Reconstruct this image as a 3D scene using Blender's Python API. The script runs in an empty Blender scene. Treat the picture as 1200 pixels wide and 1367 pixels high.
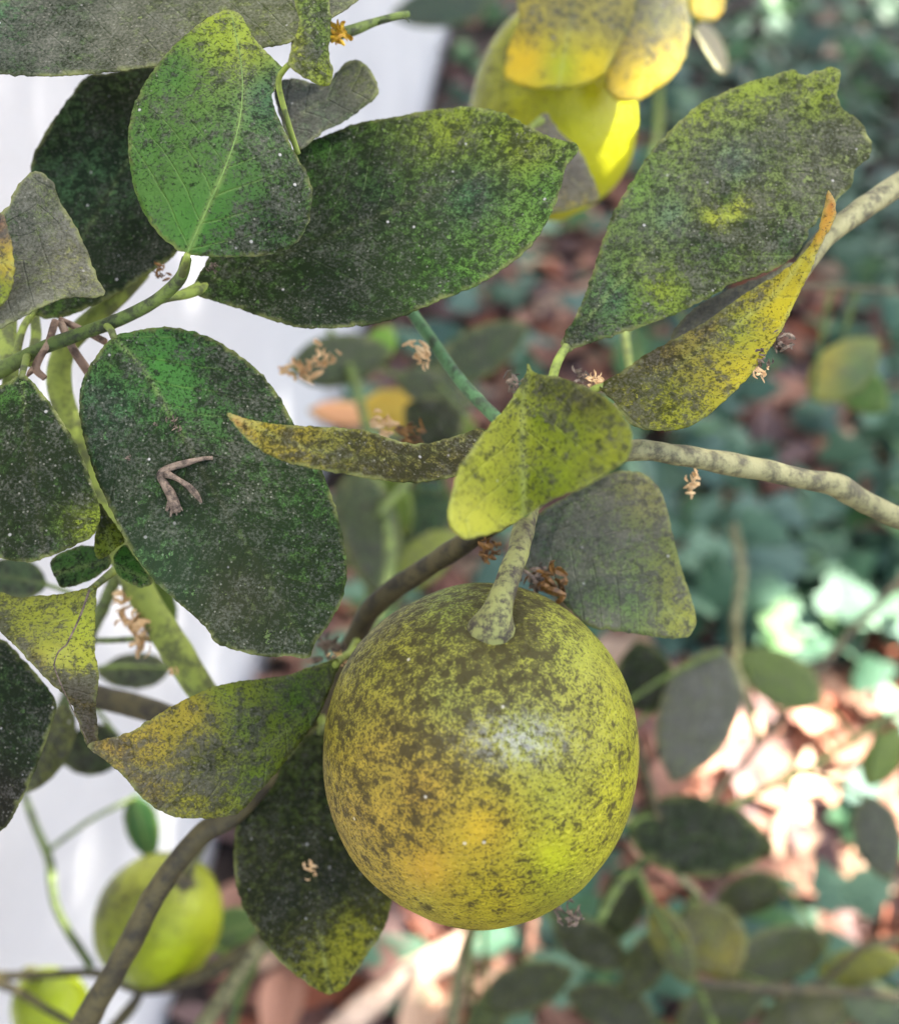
import bpy, bmesh, math, random
import numpy as np
from mathutils import Vector, Matrix, noise
from mathutils.geometry import delaunay_2d_cdt

random.seed(7)
RNG = np.random.default_rng(7)
scene = bpy.context.scene
COL = scene.collection

# ------------------------------------------------------------------ camera
W0, H0 = 1200.0, 1367.0                    # photograph pixels
PITCH = math.radians(45.0)                 # looking down
CAM = Vector((0.0, 0.0, 1.0))
FPX = 1449.0                               # focal length in photograph pixels
RIGHT = Vector((1, 0, 0))
FWD = Vector((0, math.cos(PITCH), -math.sin(PITCH)))
UP = Vector((0, math.sin(PITCH), math.cos(PITCH)))
cd = bpy.data.cameras.new('camera')
cam = bpy.data.objects.new('camera', cd)
COL.objects.link(cam)
cam.location = CAM
cam.rotation_euler = (math.radians(90) - PITCH, 0, 0)
cd.sensor_fit = 'HORIZONTAL'
cd.sensor_width = 36.0
cd.lens = 36.0 * FPX / W0
cd.clip_start = 0.01
cd.clip_end = 500
cd.dof.use_dof = True
cd.dof.focus_distance = 0.236
cd.dof.aperture_fstop = cd.lens / 4.5      # 4.5 mm opening
scene.camera = cam

# ------------------------------------------------------------------ sky, sun, exposure
TO_SUN = Vector((0.62, 0.30, 0.72)).normalized()
world = bpy.data.worlds.new('World')
scene.world = world
world.use_nodes = True
wn = world.node_tree
for n in list(wn.nodes):
    wn.nodes.remove(n)
sky = wn.nodes.new('ShaderNodeTexSky')
sky.sky_type = 'NISHITA'
sky.sun_disc = False
sky.sun_elevation = math.asin(TO_SUN.z)
sky.sun_rotation = math.atan2(TO_SUN.x, TO_SUN.y)
sky.air_density = 1.0
sky.dust_density = 3.0
sky.ozone_density = 1.0
bg = wn.nodes.new('ShaderNodeBackground')
bg.inputs['Strength'].default_value = 0.05
wo = wn.nodes.new('ShaderNodeOutputWorld')
wn.links.new(sky.outputs[0], bg.inputs[0])
wn.links.new(bg.outputs[0], wo.inputs[0])

sl = bpy.data.lights.new('sun', 'SUN')
sl.energy = 5.0
sl.angle = math.radians(0.5)
sl.color = (1.0, 0.94, 0.85)
sun = bpy.data.objects.new('sun', sl)
COL.objects.link(sun)
sun.location = (3, 1.5, 4)
sun.rotation_euler = TO_SUN.to_track_quat('Z', 'Y').to_euler()

scene.view_settings.view_transform = 'Standard'
scene.view_settings.look = 'None'
scene.view_settings.gamma = 1.0
scene.view_settings.use_curve_mapping = False
scene.view_settings.exposure = 3.5
scene.view_settings.use_white_balance = True
scene.view_settings.white_balance_temperature = 6500.0
scene.view_settings.white_balance_tint = 10.0
scene.render.engine = 'CYCLES'
scene.cycles.max_bounces = 8
scene.cycles.use_denoising = True


# ------------------------------------------------------------------ helpers
def P(px, py, d):
    """photograph pixel at axial distance d -> world point"""
    return CAM + (FWD + RIGHT * ((px - W0 / 2) / FPX) + UP * ((H0 / 2 - py) / FPX)) * d


def ground_at(px, py, z=0.0):
    v = FWD + RIGHT * ((px - W0 / 2) / FPX) + UP * ((H0 / 2 - py) / FPX)
    return CAM + v * ((z - CAM.z) / v.z)


def to_px(w):
    v = Vector(w) - CAM
    d = v.dot(FWD)
    if d <= 1e-4:
        return -9999, -9999, d
    return W0 / 2 + FPX * v.dot(RIGHT) / d, H0 / 2 - FPX * v.dot(UP) / d, d


def s(r, g, b):
    f = lambda c: (c / 255 / 12.92) if c <= 10 else ((c / 255 + 0.055) / 1.055) ** 2.4
    return (f(r), f(g), f(b))


def tag(o, label=None, cat=None, group=None, kind=None):
    if label: o['label'] = label
    if cat: o['category'] = cat
    if group: o['group'] = group
    if kind: o['kind'] = kind
    return o


def empty(name, loc):
    o = bpy.data.objects.new(name, None)
    o.empty_display_size = 0.02
    COL.objects.link(o)
    o.location = loc
    return o


def wpos(parent):
    p = Vector((0, 0, 0))
    while parent is not None:
        p += parent.location
        parent = parent.parent
    return p


def link_mesh(name, verts, faces, mat, parent=None, attrs=None, smooth=True, origin=None):
    """verts in world space; the object's origin is put at the first vertex ring's mean"""
    v = np.asarray(verts, dtype=float)
    c = v.mean(axis=0) if origin is None else np.array(origin)
    me = bpy.data.meshes.new(name)
    me.from_pydata((v - c).tolist(), [], faces)
    if smooth:
        me.polygons.foreach_set('use_smooth', [True] * len(me.polygons))
    if attrs:
        for k, a in attrs.items():
            a = np.asarray(a, dtype=np.float32)
            if a.ndim == 2:
                at = me.attributes.new(k, 'FLOAT_COLOR', 'POINT')
                a4 = np.ones((len(a), 4), dtype=np.float32)
                a4[:, :3] = a
                at.data.foreach_set('color', a4.ravel())
            else:
                at = me.attributes.new(k, 'FLOAT', 'POINT')
                at.data.foreach_set('value', a)
    me.materials.append(mat)
    me.update()
    o = bpy.data.objects.new(name, me)
    COL.objects.link(o)
    if parent is not None:
        o.parent = parent
        o.location = Vector(c) - wpos(parent)
    else:
        o.location = Vector(c)
    return o


def catmull(pts, closed, step):
    """resample a 2-D (or n-D) control polyline smoothly at about step spacing (first two dims)"""
    p = np.asarray(pts, dtype=float)
    n = len(p)
    out = []
    rng = range(n) if closed else range(n - 1)
    for i in rng:
        if closed:
            a, b, c, d = p[(i - 1) % n], p[i], p[(i + 1) % n], p[(i + 2) % n]
        else:
            a = p[i - 1] if i > 0 else 2 * p[0] - p[1]
            b, c = p[i], p[i + 1]
            d = p[i + 2] if i + 2 < n else 2 * p[-1] - p[-2]
        L = np.linalg.norm((c - b)[:2])
        k = max(1, int(round(L / step)))
        for j in range(k):
            t = j / k
            out.append(0.5 * ((2 * b) + (c - a) * t + (2 * a - 5 * b + 4 * c - d) * t * t + (3 * b - a - 3 * c + d) * t ** 3))
    if not closed:
        out.append(p[-1])
    return np.array(out)


def inside(poly, q):
    x, y = q[:, 0], q[:, 1]
    r = np.zeros(len(q), bool)
    j = len(poly) - 1
    for i in range(len(poly)):
        xi, yi = poly[i]
        xj, yj = poly[j]
        c = ((yi > y) != (yj > y)) & (x < (xj - xi) * (y - yi) / ((yj - yi) + 1e-12) + xi)
        r ^= c
        j = i
    return r


def idw(ctrl, q, power=2.2):
    """ctrl: [(x, y, value-or-tuple)], q: (n,2)"""
    c = np.array([[a[0], a[1]] for a in ctrl], float)
    v = np.array([a[2] for a in ctrl], float)
    if v.ndim == 1:
        v = v[:, None]
    d2 = ((q[:, None, :] - c[None]) ** 2).sum(2) + 60.0
    w = d2 ** (-power / 2)
    r = (w @ v) / w.sum(1, keepdims=True)
    return r[:, 0] if r.shape[1] == 1 else r


class TPS:
    def __init__(self, ctrl):
        c = np.array([[a[0] / 100, a[1] / 100] for a in ctrl], float)
        v = np.array([a[2] for a in ctrl], float)
        n = len(c)
        self.c = c
        if n < 3:
            self.flat = v.mean()
            return
        self.flat = None
        K = self.k(c)
        Pm = np.c_[np.ones(n), c]
        A = np.zeros((n + 3, n + 3))
        A[:n, :n] = K + np.eye(n) * 0.02
        A[:n, n:] = Pm
        A[n:, :n] = Pm.T
        self.w = np.linalg.lstsq(A, np.r_[v, 0, 0, 0], rcond=None)[0]

    def k(self, q):
        r2 = ((q[:, None, :] - self.c[None]) ** 2).sum(2)
        return 0.5 * r2 * np.log(r2 + 1e-9)

    def __call__(self, q):
        q = np.asarray(q, float) / 100
        if self.flat is not None:
            return np.full(len(q), self.flat)
        return self.k(q) @ self.w[:-3] + np.c_[np.ones(len(q)), q] @ self.w[-3:]


def poly_uv(line, q):
    """nearest arclength and signed distance to a polyline (pixels)"""
    line = np.asarray(line, float)
    best = np.full(len(q), 1e18)
    U = np.zeros(len(q))
    V = np.zeros(len(q))
    acc = 0
    for a, b in zip(line[:-1], line[1:]):
        ab = b - a
        L = np.linalg.norm(ab) + 1e-9
        t = np.clip(((q - a) @ ab) / L ** 2, 0, 1)
        f = a + t[:, None] * ab
        dv = q - f
        d2 = (dv ** 2).sum(1)
        m = d2 < best
        best[m] = d2[m]
        U[m] = (acc + t * L)[m]
        sg = np.sign(ab[0] * dv[:, 1] - ab[1] * dv[:, 0])
        V[m] = (sg * np.sqrt(d2))[m]
        acc += L
    return U, V, acc


# ------------------------------------------------------------------ materials
class NT:
    def __init__(self, name):
        self.m = bpy.data.materials.new(name)
        self.m.use_nodes = True
        self.t = self.m.node_tree
        for n in list(self.t.nodes):
            self.t.nodes.remove(n)

    def n(self, typ, **kw):
        nd = self.t.nodes.new('ShaderNode' + typ)
        for k, v in kw.items():
            if k in ('ins',):
                for kk, vv in v.items():
                    self.set(nd, kk, vv)
            else:
                setattr(nd, k, v)
        return nd

    def set(self, nd, k, v):
        i = nd.inputs[k]
        if isinstance(v, bpy.types.NodeSocket):
            self.t.links.new(v, i)
        elif isinstance(v, tuple) and len(v) == 3 and i.type == 'RGBA':
            i.default_value = (*v, 1)
        else:
            i.default_value = v

    def math(self, op, a, b=0.0, c=0.0, clamp=False):
        nd = self.n('Math', operation=op, use_clamp=clamp)
        self.set(nd, 0, a)
        self.set(nd, 1, b)
        if len(nd.inputs) > 2:
            self.set(nd, 2, c)
        return nd.outputs[0]

    def mix(self, f, a, b, blend='MIX'):
        nd = self.n('Mix', data_type='RGBA', blend_type=blend)
        self.set(nd, 0, f)
        self.set(nd, 6, a)
        self.set(nd, 7, b)
        return nd.outputs[2]

    def noise(self, vec, scale, detail=3.0, rough=0.55, dist=0.0):
        nd = self.n('TexNoise', ins={'Scale': scale, 'Detail': detail, 'Roughness': rough, 'Distortion': dist})
        if vec is not None:
            self.t.links.new(vec, nd.inputs['Vector'])
        return nd.outputs[0]

    def ramp(self, v, lo, hi, a=0.0, b=1.0):
        nd = self.n('MapRange', interpolation_type='SMOOTHSTEP')
        for k, x in zip((0, 1, 2, 3, 4), (v, lo, hi, a, b)):
            self.set(nd, k, x)
        return nd.outputs[0]

    def attr(self, name, out='Fac'):
        return self.n('Attribute', attribute_name=name).outputs[out]

    def obj(self):
        return self.n('TexCoord').outputs['Object']

    def bump(self, h, strength, dist):
        nd = self.n('Bump', ins={'Height': h, 'Strength': strength, 'Distance': dist})
        return nd.outputs[0]

    def out(self, sh):
        o = self.n('OutputMaterial')
        self.t.links.new(sh, o.inputs[0])
        return self.m


def leaf_material(name, transl=0.25, rough=0.42, scale=1.0, fine=1150.0):
    k = NT(name)
    co = k.obj()
    rnd = k.n('ObjectInfo').outputs['Random']
    add = k.n('VectorMath', operation='ADD')
    k.set(add, 0, co)
    cmb = k.n('CombineXYZ', ins={0: k.math('MULTIPLY', rnd, 3.0), 1: k.math('MULTIPLY', rnd, 7.0)})
    k.set(add, 1, cmb.outputs[0])
    co = add.outputs[0]
    tint = k.attr('tint', 'Color')
    mould = k.attr('mould')
    dust = k.attr('dust')
    edge = k.attr('edge')
    lu, lv = k.attr('lu'), k.attr('lv')
    nf = k.math('ADD', k.math('MULTIPLY', k.noise(co, fine * 0.42 * scale, 3, 0.6), 0.55), k.math('MULTIPLY', k.noise(co, fine * 1.35 * scale, 3, 0.65), 0.5))
    nm = k.noise(co, 150 * scale, 4, 0.62)
    nb = k.noise(co, 45 * scale, 2, 0.5)
    # veins: midrib and pinnate side veins from the leaf's own coordinates
    alv = k.math('ABSOLUTE', lv)
    mid = k.math('POWER', 2.718, k.math('MULTIPLY', -1.0, k.math('POWER', k.math('DIVIDE', alv, 0.00065), 2.0)))
    ph = k.math('ADD', k.math('SUBTRACT', lu, k.math('MULTIPLY', alv, 0.85)), k.math('MULTIPLY', nb, 0.006))
    fr = k.math('ABSOLUTE', k.math('SUBTRACT', k.math('FRACT', k.math('DIVIDE', ph, 0.0062)), 0.5))
    side = k.ramp(fr, 0.0, 0.07, 1.0, 0.0)
    # sooty mould coverage
    m = k.math('ADD', mould, k.math('MULTIPLY', k.math('SUBTRACT', nm, 0.5), 0.75))
    m = k.math('ADD', m, k.math('MULTIPLY', k.math('SUBTRACT', nb, 0.5), 0.55))
    m = k.math('SUBTRACT', m, k.math('MULTIPLY', side, 0.05))
    nq = k.noise(co, fine * 0.40 * scale, 4, 0.64)
    ns = k.noise(co, fine * 1.5 * scale, 3, 0.62)
    film = k.math('MULTIPLY', k.math('MAXIMUM', k.math('SUBTRACT', m, 0.12), 0.0), 0.98, clamp=True)
    film = k.math('MULTIPLY', film, k.ramp(nq, 0.32, 0.58, 0.45, 1.0))
    sp = k.ramp(k.math('ADD', ns, k.math('MULTIPLY', m, 0.30)), 0.60, 0.74)
    bt = k.ramp(k.math('ADD', nq, k.math('MULTIPLY', m, 0.36)), 0.62, 0.79)
    mask = k.math('MAXIMUM', k.math('MULTIPLY', sp, 0.80), k.math('MULTIPLY', bt, 0.93))
    mask = k.math('MAXIMUM', mask, k.math('MINIMUM', film, 0.93))
    flake = k.ramp(k.noise(co, 230 * scale, 6, 0.72), 0.635, 0.665)
    mask = k.math('MULTIPLY', mask, k.math('SUBTRACT', 1.0, k.math('MULTIPLY', flake, 0.8)))
    nd2 = k.noise(co, 1500 * scale, 3, 0.7)
    dd = k.math('ADD', k.math('SUBTRACT', k.math('MULTIPLY', dust, 0.95), 0.08), k.math('MULTIPLY', k.math('SUBTRACT', nd2, 0.52), 1.7))
    dd = k.math('ADD', dd, k.math('MULTIPLY', k.math('SUBTRACT', nm, 0.5), 1.0), clamp=True)
    soot = k.mix(dd, (0.008, 0.008, 0.0065), (0.21, 0.20, 0.165))
    gv_ = k.n('TexVoronoi', feature='F1', ins={'Scale': 1000 * scale})
    k.t.links.new(co, gv_.inputs['Vector'])
    gs = k.n('SeparateColor')
    k.t.links.new(gv_.outputs['Color'], gs.inputs[0])
    grain = k.math('MULTIPLY', k.math('GREATER_THAN', gs.outputs[0], k.math('SUBTRACT', 0.80, k.math('MULTIPLY', nm, 0.35))), k.ramp(gv_.outputs['Distance'], 0.16, 0.30, 1.0, 0.0))
    soot = k.mix(k.math('MULTIPLY', grain, k.math('MULTIPLY', gs.outputs[1], 0.75)), soot, (0.27, 0.26, 0.20))
    soot = k.mix(0.035, soot, tint)
    # pigment
    tint = k.mix(1.0, tint, (0.86, 0.74, 0.58), 'MULTIPLY')
    pig = k.mix(k.ramp(nb, 0.3, 0.7), k.mix(0.22, tint, (0.02, 0.035, 0.01)), tint)
    pig = k.mix(k.math('MULTIPLY', mid, 0.32), pig, (0.36, 0.42, 0.13))
    pig = k.mix(k.math('MULTIPLY', side, 0.13), pig, (0.34, 0.42, 0.12))
    col = k.mix(mask, pig, soot)
    col = k.mix(k.math('MULTIPLY', edge, k.ramp(nm, 0.42, 0.62, 0.08, 0.6)), col, (0.30, 0.33, 0.10))
    vo = k.n('TexVoronoi', feature='F1', ins={'Scale': 330 * scale, 'Randomness': 1.0})
    k.t.links.new(co, vo.inputs['Vector'])
    sep = k.n('SeparateColor')
    k.t.links.new(vo.outputs['Color'], sep.inputs[0])
    rare = k.math('GREATER_THAN', sep.outputs[0], 0.90)
    spot = k.math('MULTIPLY', rare, k.ramp(vo.outputs['Distance'], 0.07, 0.16, 1.0, 0.0))
    spot = k.math('MULTIPLY', spot, k.math('ADD', 0.25, k.math('MULTIPLY', sep.outputs[1], 0.6)))
    col = k.mix(spot, col, (0.62, 0.60, 0.54))
    h = k.math('ADD', k.math('MULTIPLY', nf, 0.35), k.math('MULTIPLY', mask, 0.25))
    h = k.math('ADD', h, k.math('MULTIPLY', side, -0.25))
    h = k.math('ADD', h, k.math('MULTIPLY', nm, 0.5))
    h = k.math('ADD', h, k.math('MULTIPLY', spot, 0.5))
    bmp = k.bump(h, 1.0, 0.0006)
    b = k.n('BsdfPrincipled', ins={'Base Color': col, 'Roughness': k.math('ADD', rough, k.math('MULTIPLY', mask, 0.16)),
                                   'Specular IOR Level': k.math('SUBTRACT', 0.30, k.math('MULTIPLY', mask, 0.25)), 'Normal': bmp})
    tr = k.n('BsdfTranslucent', ins={'Color': k.mix(k.math('MULTIPLY', mask, 0.85), k.mix(0.35, tint, (0.62, 0.75, 0.05)), (0.02, 0.02, 0.01))})
    mx = k.n('MixShader', ins={0: transl})
    k.t.links.new(b.outputs[0], mx.inputs[1])
    k.t.links.new(tr.outputs[0], mx.inputs[2])
    return k.out(mx.outputs[0])


def lemon_material(name, fine=950.0, gloss=0.42):
    k = NT(name)
    co = k.obj()
    tint = k.attr('tint', 'Color')
    mould = k.attr('mould')
    nf = k.math('ADD', k.math('MULTIPLY', k.noise(co, fine * 0.42, 3, 0.6), 0.55), k.math('MULTIPLY', k.noise(co, fine * 1.35, 3, 0.65), 0.5))
    nm = k.noise(co, 170, 4, 0.6)
    nb = k.noise(co, 55, 2, 0.5)
    m = k.math('ADD', mould, k.math('MULTIPLY', k.math('SUBTRACT', nm, 0.5), 0.9))
    m = k.math('ADD', m, k.math('MULTIPLY', k.math('SUBTRACT', nb, 0.5), 0.5))
    nf = k.noise(co, fine * 1.7, 3, 0.62)
    nq = k.noise(co, fine * 0.42, 4, 0.62)
    film = k.math('MULTIPLY', k.math('MAXIMUM', k.math('ADD', m, 0.26), 0.0), 0.92, clamp=True)
    film = k.math('MULTIPLY', film, k.ramp(nq, 0.30, 0.60, 0.55, 1.0))
    sp = k.ramp(k.math('ADD', nf, k.math('MULTIPLY', m, 0.22)), 0.60, 0.72)
    bt = k.ramp(k.math('ADD', nq, k.math('MULTIPLY', m, 0.24)), 0.66, 0.76)
    mask = k.math('MAXIMUM', k.math('MULTIPLY', sp, 0.72), k.math('MULTIPLY', bt, 0.82))
    tint = k.mix(1.0, tint, (0.68, 0.70, 0.58), 'MULTIPLY')
    pig = k.mix(k.ramp(nb, 0.3, 0.75), k.mix(0.30, tint, (0.22, 0.23, 0.03)), tint)
    col = k.mix(film, pig, k.mix(0.24, (0.068, 0.064, 0.018), tint))
    col = k.mix(mask, col, (0.026, 0.020, 0.011))
    vo = k.n('TexVoronoi', feature='F1', ins={'Scale': 260.0})
    k.t.links.new(co, vo.inputs['Vector'])
    sep = k.n('SeparateColor')
    k.t.links.new(vo.outputs['Color'], sep.inputs[0])
    spot = k.math('MULTIPLY', k.math('GREATER_THAN', sep.outputs[0], 0.93), k.ramp(vo.outputs['Distance'], 0.06, 0.14, 1.0, 0.0))
    col = k.mix(k.math('MULTIPLY', spot, 0.6), col, (0.55, 0.52, 0.42))
    bl = k.attr('sheen_flecks')
    sheen_mask = k.math('MULTIPLY', bl, k.ramp(k.noise(co, 700, 4, 0.7), 0.40, 0.62))
    col = k.mix(k.math('MULTIPLY', sheen_mask, 0.42), col, (0.55, 0.56, 0.52))  # sky highlight painted into the rind colour, broken into whitish flecks
    v2 = k.n('TexVoronoi', feature='F1', ins={'Scale': 620.0})
    k.t.links.new(co, v2.inputs['Vector'])
    pit = k.ramp(v2.outputs['Distance'], 0.0, 0.55)
    h = k.math('ADD', k.math('MULTIPLY', pit, 0.5), k.math('MULTIPLY', nf, 0.5))
    h = k.math('ADD', h, k.math('MULTIPLY', nm, 0.9))
    b = k.n('BsdfPrincipled', ins={'Base Color': col, 'Roughness': k.math('ADD', gloss, k.math('MULTIPLY', mask, 0.14)),
                                   'Specular IOR Level': k.math('SUBTRACT', 0.34, k.math('MULTIPLY', k.math('MAXIMUM', mask, film), 0.22)), 'Normal': k.bump(h, 0.75, 0.0006)})
    b.subsurface_method = 'BURLEY'
    return k.out(b.outputs[0])


def bark_material(name, a, b_, c, scale=260.0, stretch=0.35, rough=0.7):
    k = NT(name)
    co = k.obj()
    n1 = k.noise(co, scale, 5, 0.65)
    n2 = k.noise(co, scale * 3.2, 3, 0.7)
    n3 = k.noise(co, scale * 0.25, 3, 0.6)
    col = k.mix(k.ramp(n3, 0.35, 0.65), a, b_)
    col = k.mix(k.ramp(k.math('ADD', n1, k.math('MULTIPLY', n2, 0.3)), 0.58, 0.80), col, c)
    h = k.math('ADD', n1, k.math('MULTIPLY', n2, 0.5))
    b = k.n('BsdfPrincipled', ins={'Base Color': col, 'Roughness': rough, 'Normal': k.bump(h, 0.6, 0.0008)})
    return k.out(b.outputs[0])


def plain_material(name, c1, c2, scale, rough=0.8, bump=0.5, bdist=0.002, transl=0.0, attr=False):
    k = NT(name)
    co = k.obj()
    n1 = k.noise(co, scale, 5, 0.6)
    n2 = k.noise(co, scale * 5, 3, 0.6)
    f = k.ramp(k.math('ADD', k.math('MULTIPLY', n1, 0.75), k.math('MULTIPLY', n2, 0.25)), 0.32, 0.68)
    if attr:
        t = k.attr('tint', 'Color')
        col = k.mix(k.math('MULTIPLY', f, 0.5), t, k.mix(0.6, t, c1))
    else:
        col = k.mix(f, c1, c2)
    b = k.n('BsdfPrincipled', ins={'Base Color': col, 'Roughness': rough, 'Normal': k.bump(k.math('ADD', n1, n2), bump, bdist)})
    sh = b.outputs[0]
    if transl:
        tr = k.n('BsdfTranslucent', ins={'Color': col})
        mx = k.n('MixShader', ins={0: transl})
        k.t.links.new(sh, mx.inputs[1])
        k.t.links.new(tr.outputs[0], mx.inputs[2])
        sh = mx.outputs[0]
    return k.out(sh)


M_leaf = leaf_material('lemon_leaf', 0.16, 0.42)
M_leafthin = leaf_material('lemon_leaf_thin', 0.34, 0.45)
M_leafback = leaf_material('lemon_leaf_far', 0.2, 0.45, 0.8)
M_lemon = lemon_material('sooty_lemon')
M_lemonclean = lemon_material('clean_lemon', 520, 0.24)
M_twig = bark_material('green_twig', s(104, 122, 52), s(84, 104, 44), s(52, 58, 34))
M_shoot = bark_material('pale_shoot', s(140, 156, 66), s(118, 134, 54), s(84, 92, 48), 160)
M_bark = bark_material('grey_bark', s(152, 148, 104), s(120, 118, 78), s(84, 80, 58), 200)
M_olive = bark_material('olive_bark', s(88, 80, 48), s(70, 64, 36), s(46, 41, 28), 120)
M_teal = bark_material('teal_twig', s(90, 132, 84), s(78, 116, 70), s(60, 76, 52))
M_stalk = bark_material('stalk_bark', s(126, 130, 72), s(98, 98, 60), s(54, 48, 36), 380)
M_dry = plain_material('dry_flower', s(238, 208, 160), s(204, 164, 114), 300, 0.85, 0.5, 0.0006, 0.1)
M_debris = plain_material('withered_stalk', s(142, 124, 106), s(48, 40, 34), 600, 0.85, 0.7, 0.0005)
M_rib = plain_material('midrib_pale', s(112, 142, 62), s(78, 112, 42), 500, 0.55, 0.3, 0.0003)

# ------------------------------------------------------------------ setting: ground, wall
W_A, W_B = ground_at(236, 1320), ground_at(612, 0)          # foot of the white wall
wdir = (W_B - W_A).normalized()
wnrm = Vector((-wdir.y, wdir.x, 0))                          # away from the bed (left)

k = NT('bed_soil')
co = k.obj()
n1 = k.noise(co, 9, 6, 0.65)
n2 = k.noise(co, 70, 5, 0.7)
col = k.mix(k.ramp(n1, 0.35, 0.65), (0.030, 0.022, 0.018), (0.085, 0.060, 0.048))
col = k.mix(k.ramp(n2, 0.5, 0.72), col, (0.13, 0.095, 0.075))
b = k.n('BsdfPrincipled', ins={'Base Color': col, 'Roughness': 0.95, 'Normal': k.bump(k.math('ADD', n1, n2), 0.9, 0.02)})
M_soil = k.out(b.outputs[0])

gv, gf = [], []
GN = 90
xs = np.concatenate([np.linspace(-60, -3, 12)[:-1], np.linspace(-3, 4, 90), np.linspace(4, 60, 12)[1:]])
ys = np.concatenate([np.linspace(-60, -2, 12)[:-1], np.linspace(-2, 6, 100), np.linspace(6, 60, 12)[1:]])
for y in ys:
    for x in xs:
        near = 1.0 if (-3 < x < 4 and -2 < y < 6) else 0.0
        z = near * (0.016 * noise.noise(Vector((x * 2.1, y * 2.1, 0))) + 0.008 * noise.noise(Vector((x * 9, y * 9, 3))))
        gv.append((x, y, z))
nx = len(xs)
for j in range(len(ys) - 1):
    for i in range(nx - 1):
        a = j * nx + i
        gf.append((a, a + 1, a + nx + 1, a + nx))
ground = link_mesh('ground', gv, gf, M_soil, origin=(0, 0, 0))
tag(ground, 'dark crumbly garden bed soil under leaf litter and ivy', 'ground', kind='structure')


def ground_z(x, y):
    return 0.016 * noise.noise(Vector((x * 2.1, y * 2.1, 0))) + 0.008 * noise.noise(Vector((x * 9, y * 9, 3)))


k = NT('white_render')
co = k.obj()
n1 = k.noise(co, 5, 4, 0.6)
n2 = k.noise(co, 160, 4, 0.6)
n3 = k.noise(co, 14, 5, 0.7, 1.5)
col = k.mix(k.ramp(n1, 0.3, 0.7), (0.50, 0.505, 0.52), (0.57, 0.575, 0.585))
col = k.mix(k.ramp(n3, 0.66, 0.8, 0.0, 0.45), col, (0.50, 0.46, 0.44))
b = k.n('BsdfPrincipled', ins={'Base Color': col, 'Roughness': 0.75, 'Normal': k.bump(k.math('ADD', n2, k.math('MULTIPLY', n1, 3.0)), 0.5, 0.002)})
M_wall = k.out(b.outputs[0])


def box_verts(org, dx, dy, dz):
    v = [org + dx * a + dy * b_ + dz * c for c in (0, 1) for b_ in (0, 1) for a in (0, 1)]
    f = [(0, 2, 3, 1), (4, 5, 7, 6), (0, 1, 5, 4), (2, 6, 7, 3), (0, 4, 6, 2), (1, 3, 7, 5)]
    return v, f


def bevel_box(name, org, dx, dy, dz, mat, parent, bev):
    v, f = box_verts(org, dx, dy, dz)
    o = link_mesh(name, v, f, mat, parent, smooth=False)
    md = o.modifiers.new('bevel', 'BEVEL')
    md.width = bev
    md.segments = 3
    return o


wall_base = W_A - wdir * 0.9
wall = empty('garden_wall', wall_base)
tag(wall, 'tall smooth white rendered wall standing beside the lemon tree', 'wall')
WZ = Vector((0, 0, 1))
bevel_box('wall_body', wall_base - WZ * 0.05, wdir * 6.0, wnrm * 0.2, WZ * 2.65, M_wall, wall, 0.006)
bevel_box('wall_coping', wall_base - wnrm * 0.03 - wdir * 0.01 + WZ * 2.6025, wdir * 6.02, wnrm * 0.26, WZ * 0.05, M_wall, wall, 0.012)


# ------------------------------------------------------------------ the lemon tree
TREE_BASE = Vector((-0.17, 0.06, 0.0))
tree = empty('lemon_tree', TREE_BASE)
tag(tree, 'lemon tree with broad leaves and twigs coated in black sooty mould', 'tree')


def tube(name, path, mat, parent, step=5.0, seg=12, rough=0.05, world=False, cap=True, seed=0, nodes=0.0):
    """path of (px, py, depth, radius_px) or world (x,y,z,r_m)"""
    if world:
        pts = np.array(path, float)
        pts = catmull(pts * np.array([1000, 1000, 1000, 1000]), False, step) / 1000
        C = [Vector(p[:3]) for p in pts]
        R = [p[3] for p in pts]
    else:
        pts = catmull(np.array(path, float), False, step)
        C = [P(p[0], p[1], p[2]) for p in pts]
        R = [p[3] * p[2] / FPX for p in pts]
    n = len(C)
    verts, faces = [], []
    t0 = (C[1] - C[0]).normalized()
    nrm = t0.orthogonal().normalized()
    for i in range(n):
        t = (C[min(i + 1, n - 1)] - C[max(i - 1, 0)]).normalized()
        nrm = (nrm - t * nrm.dot(t)).normalized()
        bn = t.cross(nrm)
        for j in range(seg):
            a = 2 * math.pi * j / seg
            dv = nrm * math.cos(a) + bn * math.sin(a)
            q = C[i] + dv * R[i]
            rr = R[i] * (1 + rough * 2.2 * noise.noise(q * 160 + Vector((seed, 0, 0))) + nodes * max(0, noise.noise(C[i] * 70 + Vector((seed, 5, 0))) - 0.25))
            verts.append(C[i] + dv * rr)
    for i in range(n - 1):
        for j in range(seg):
            a = i * seg + j
            b_ = i * seg + (j + 1) % seg
            faces.append((a, b_, b_ + seg, a + seg))
    if cap:
        faces.append(tuple(reversed(range(seg))))
        faces.append(tuple(range((n - 1) * seg, n * seg)))
    return link_mesh(name, verts, faces, mat, parent)


LEAVES = {}


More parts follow.
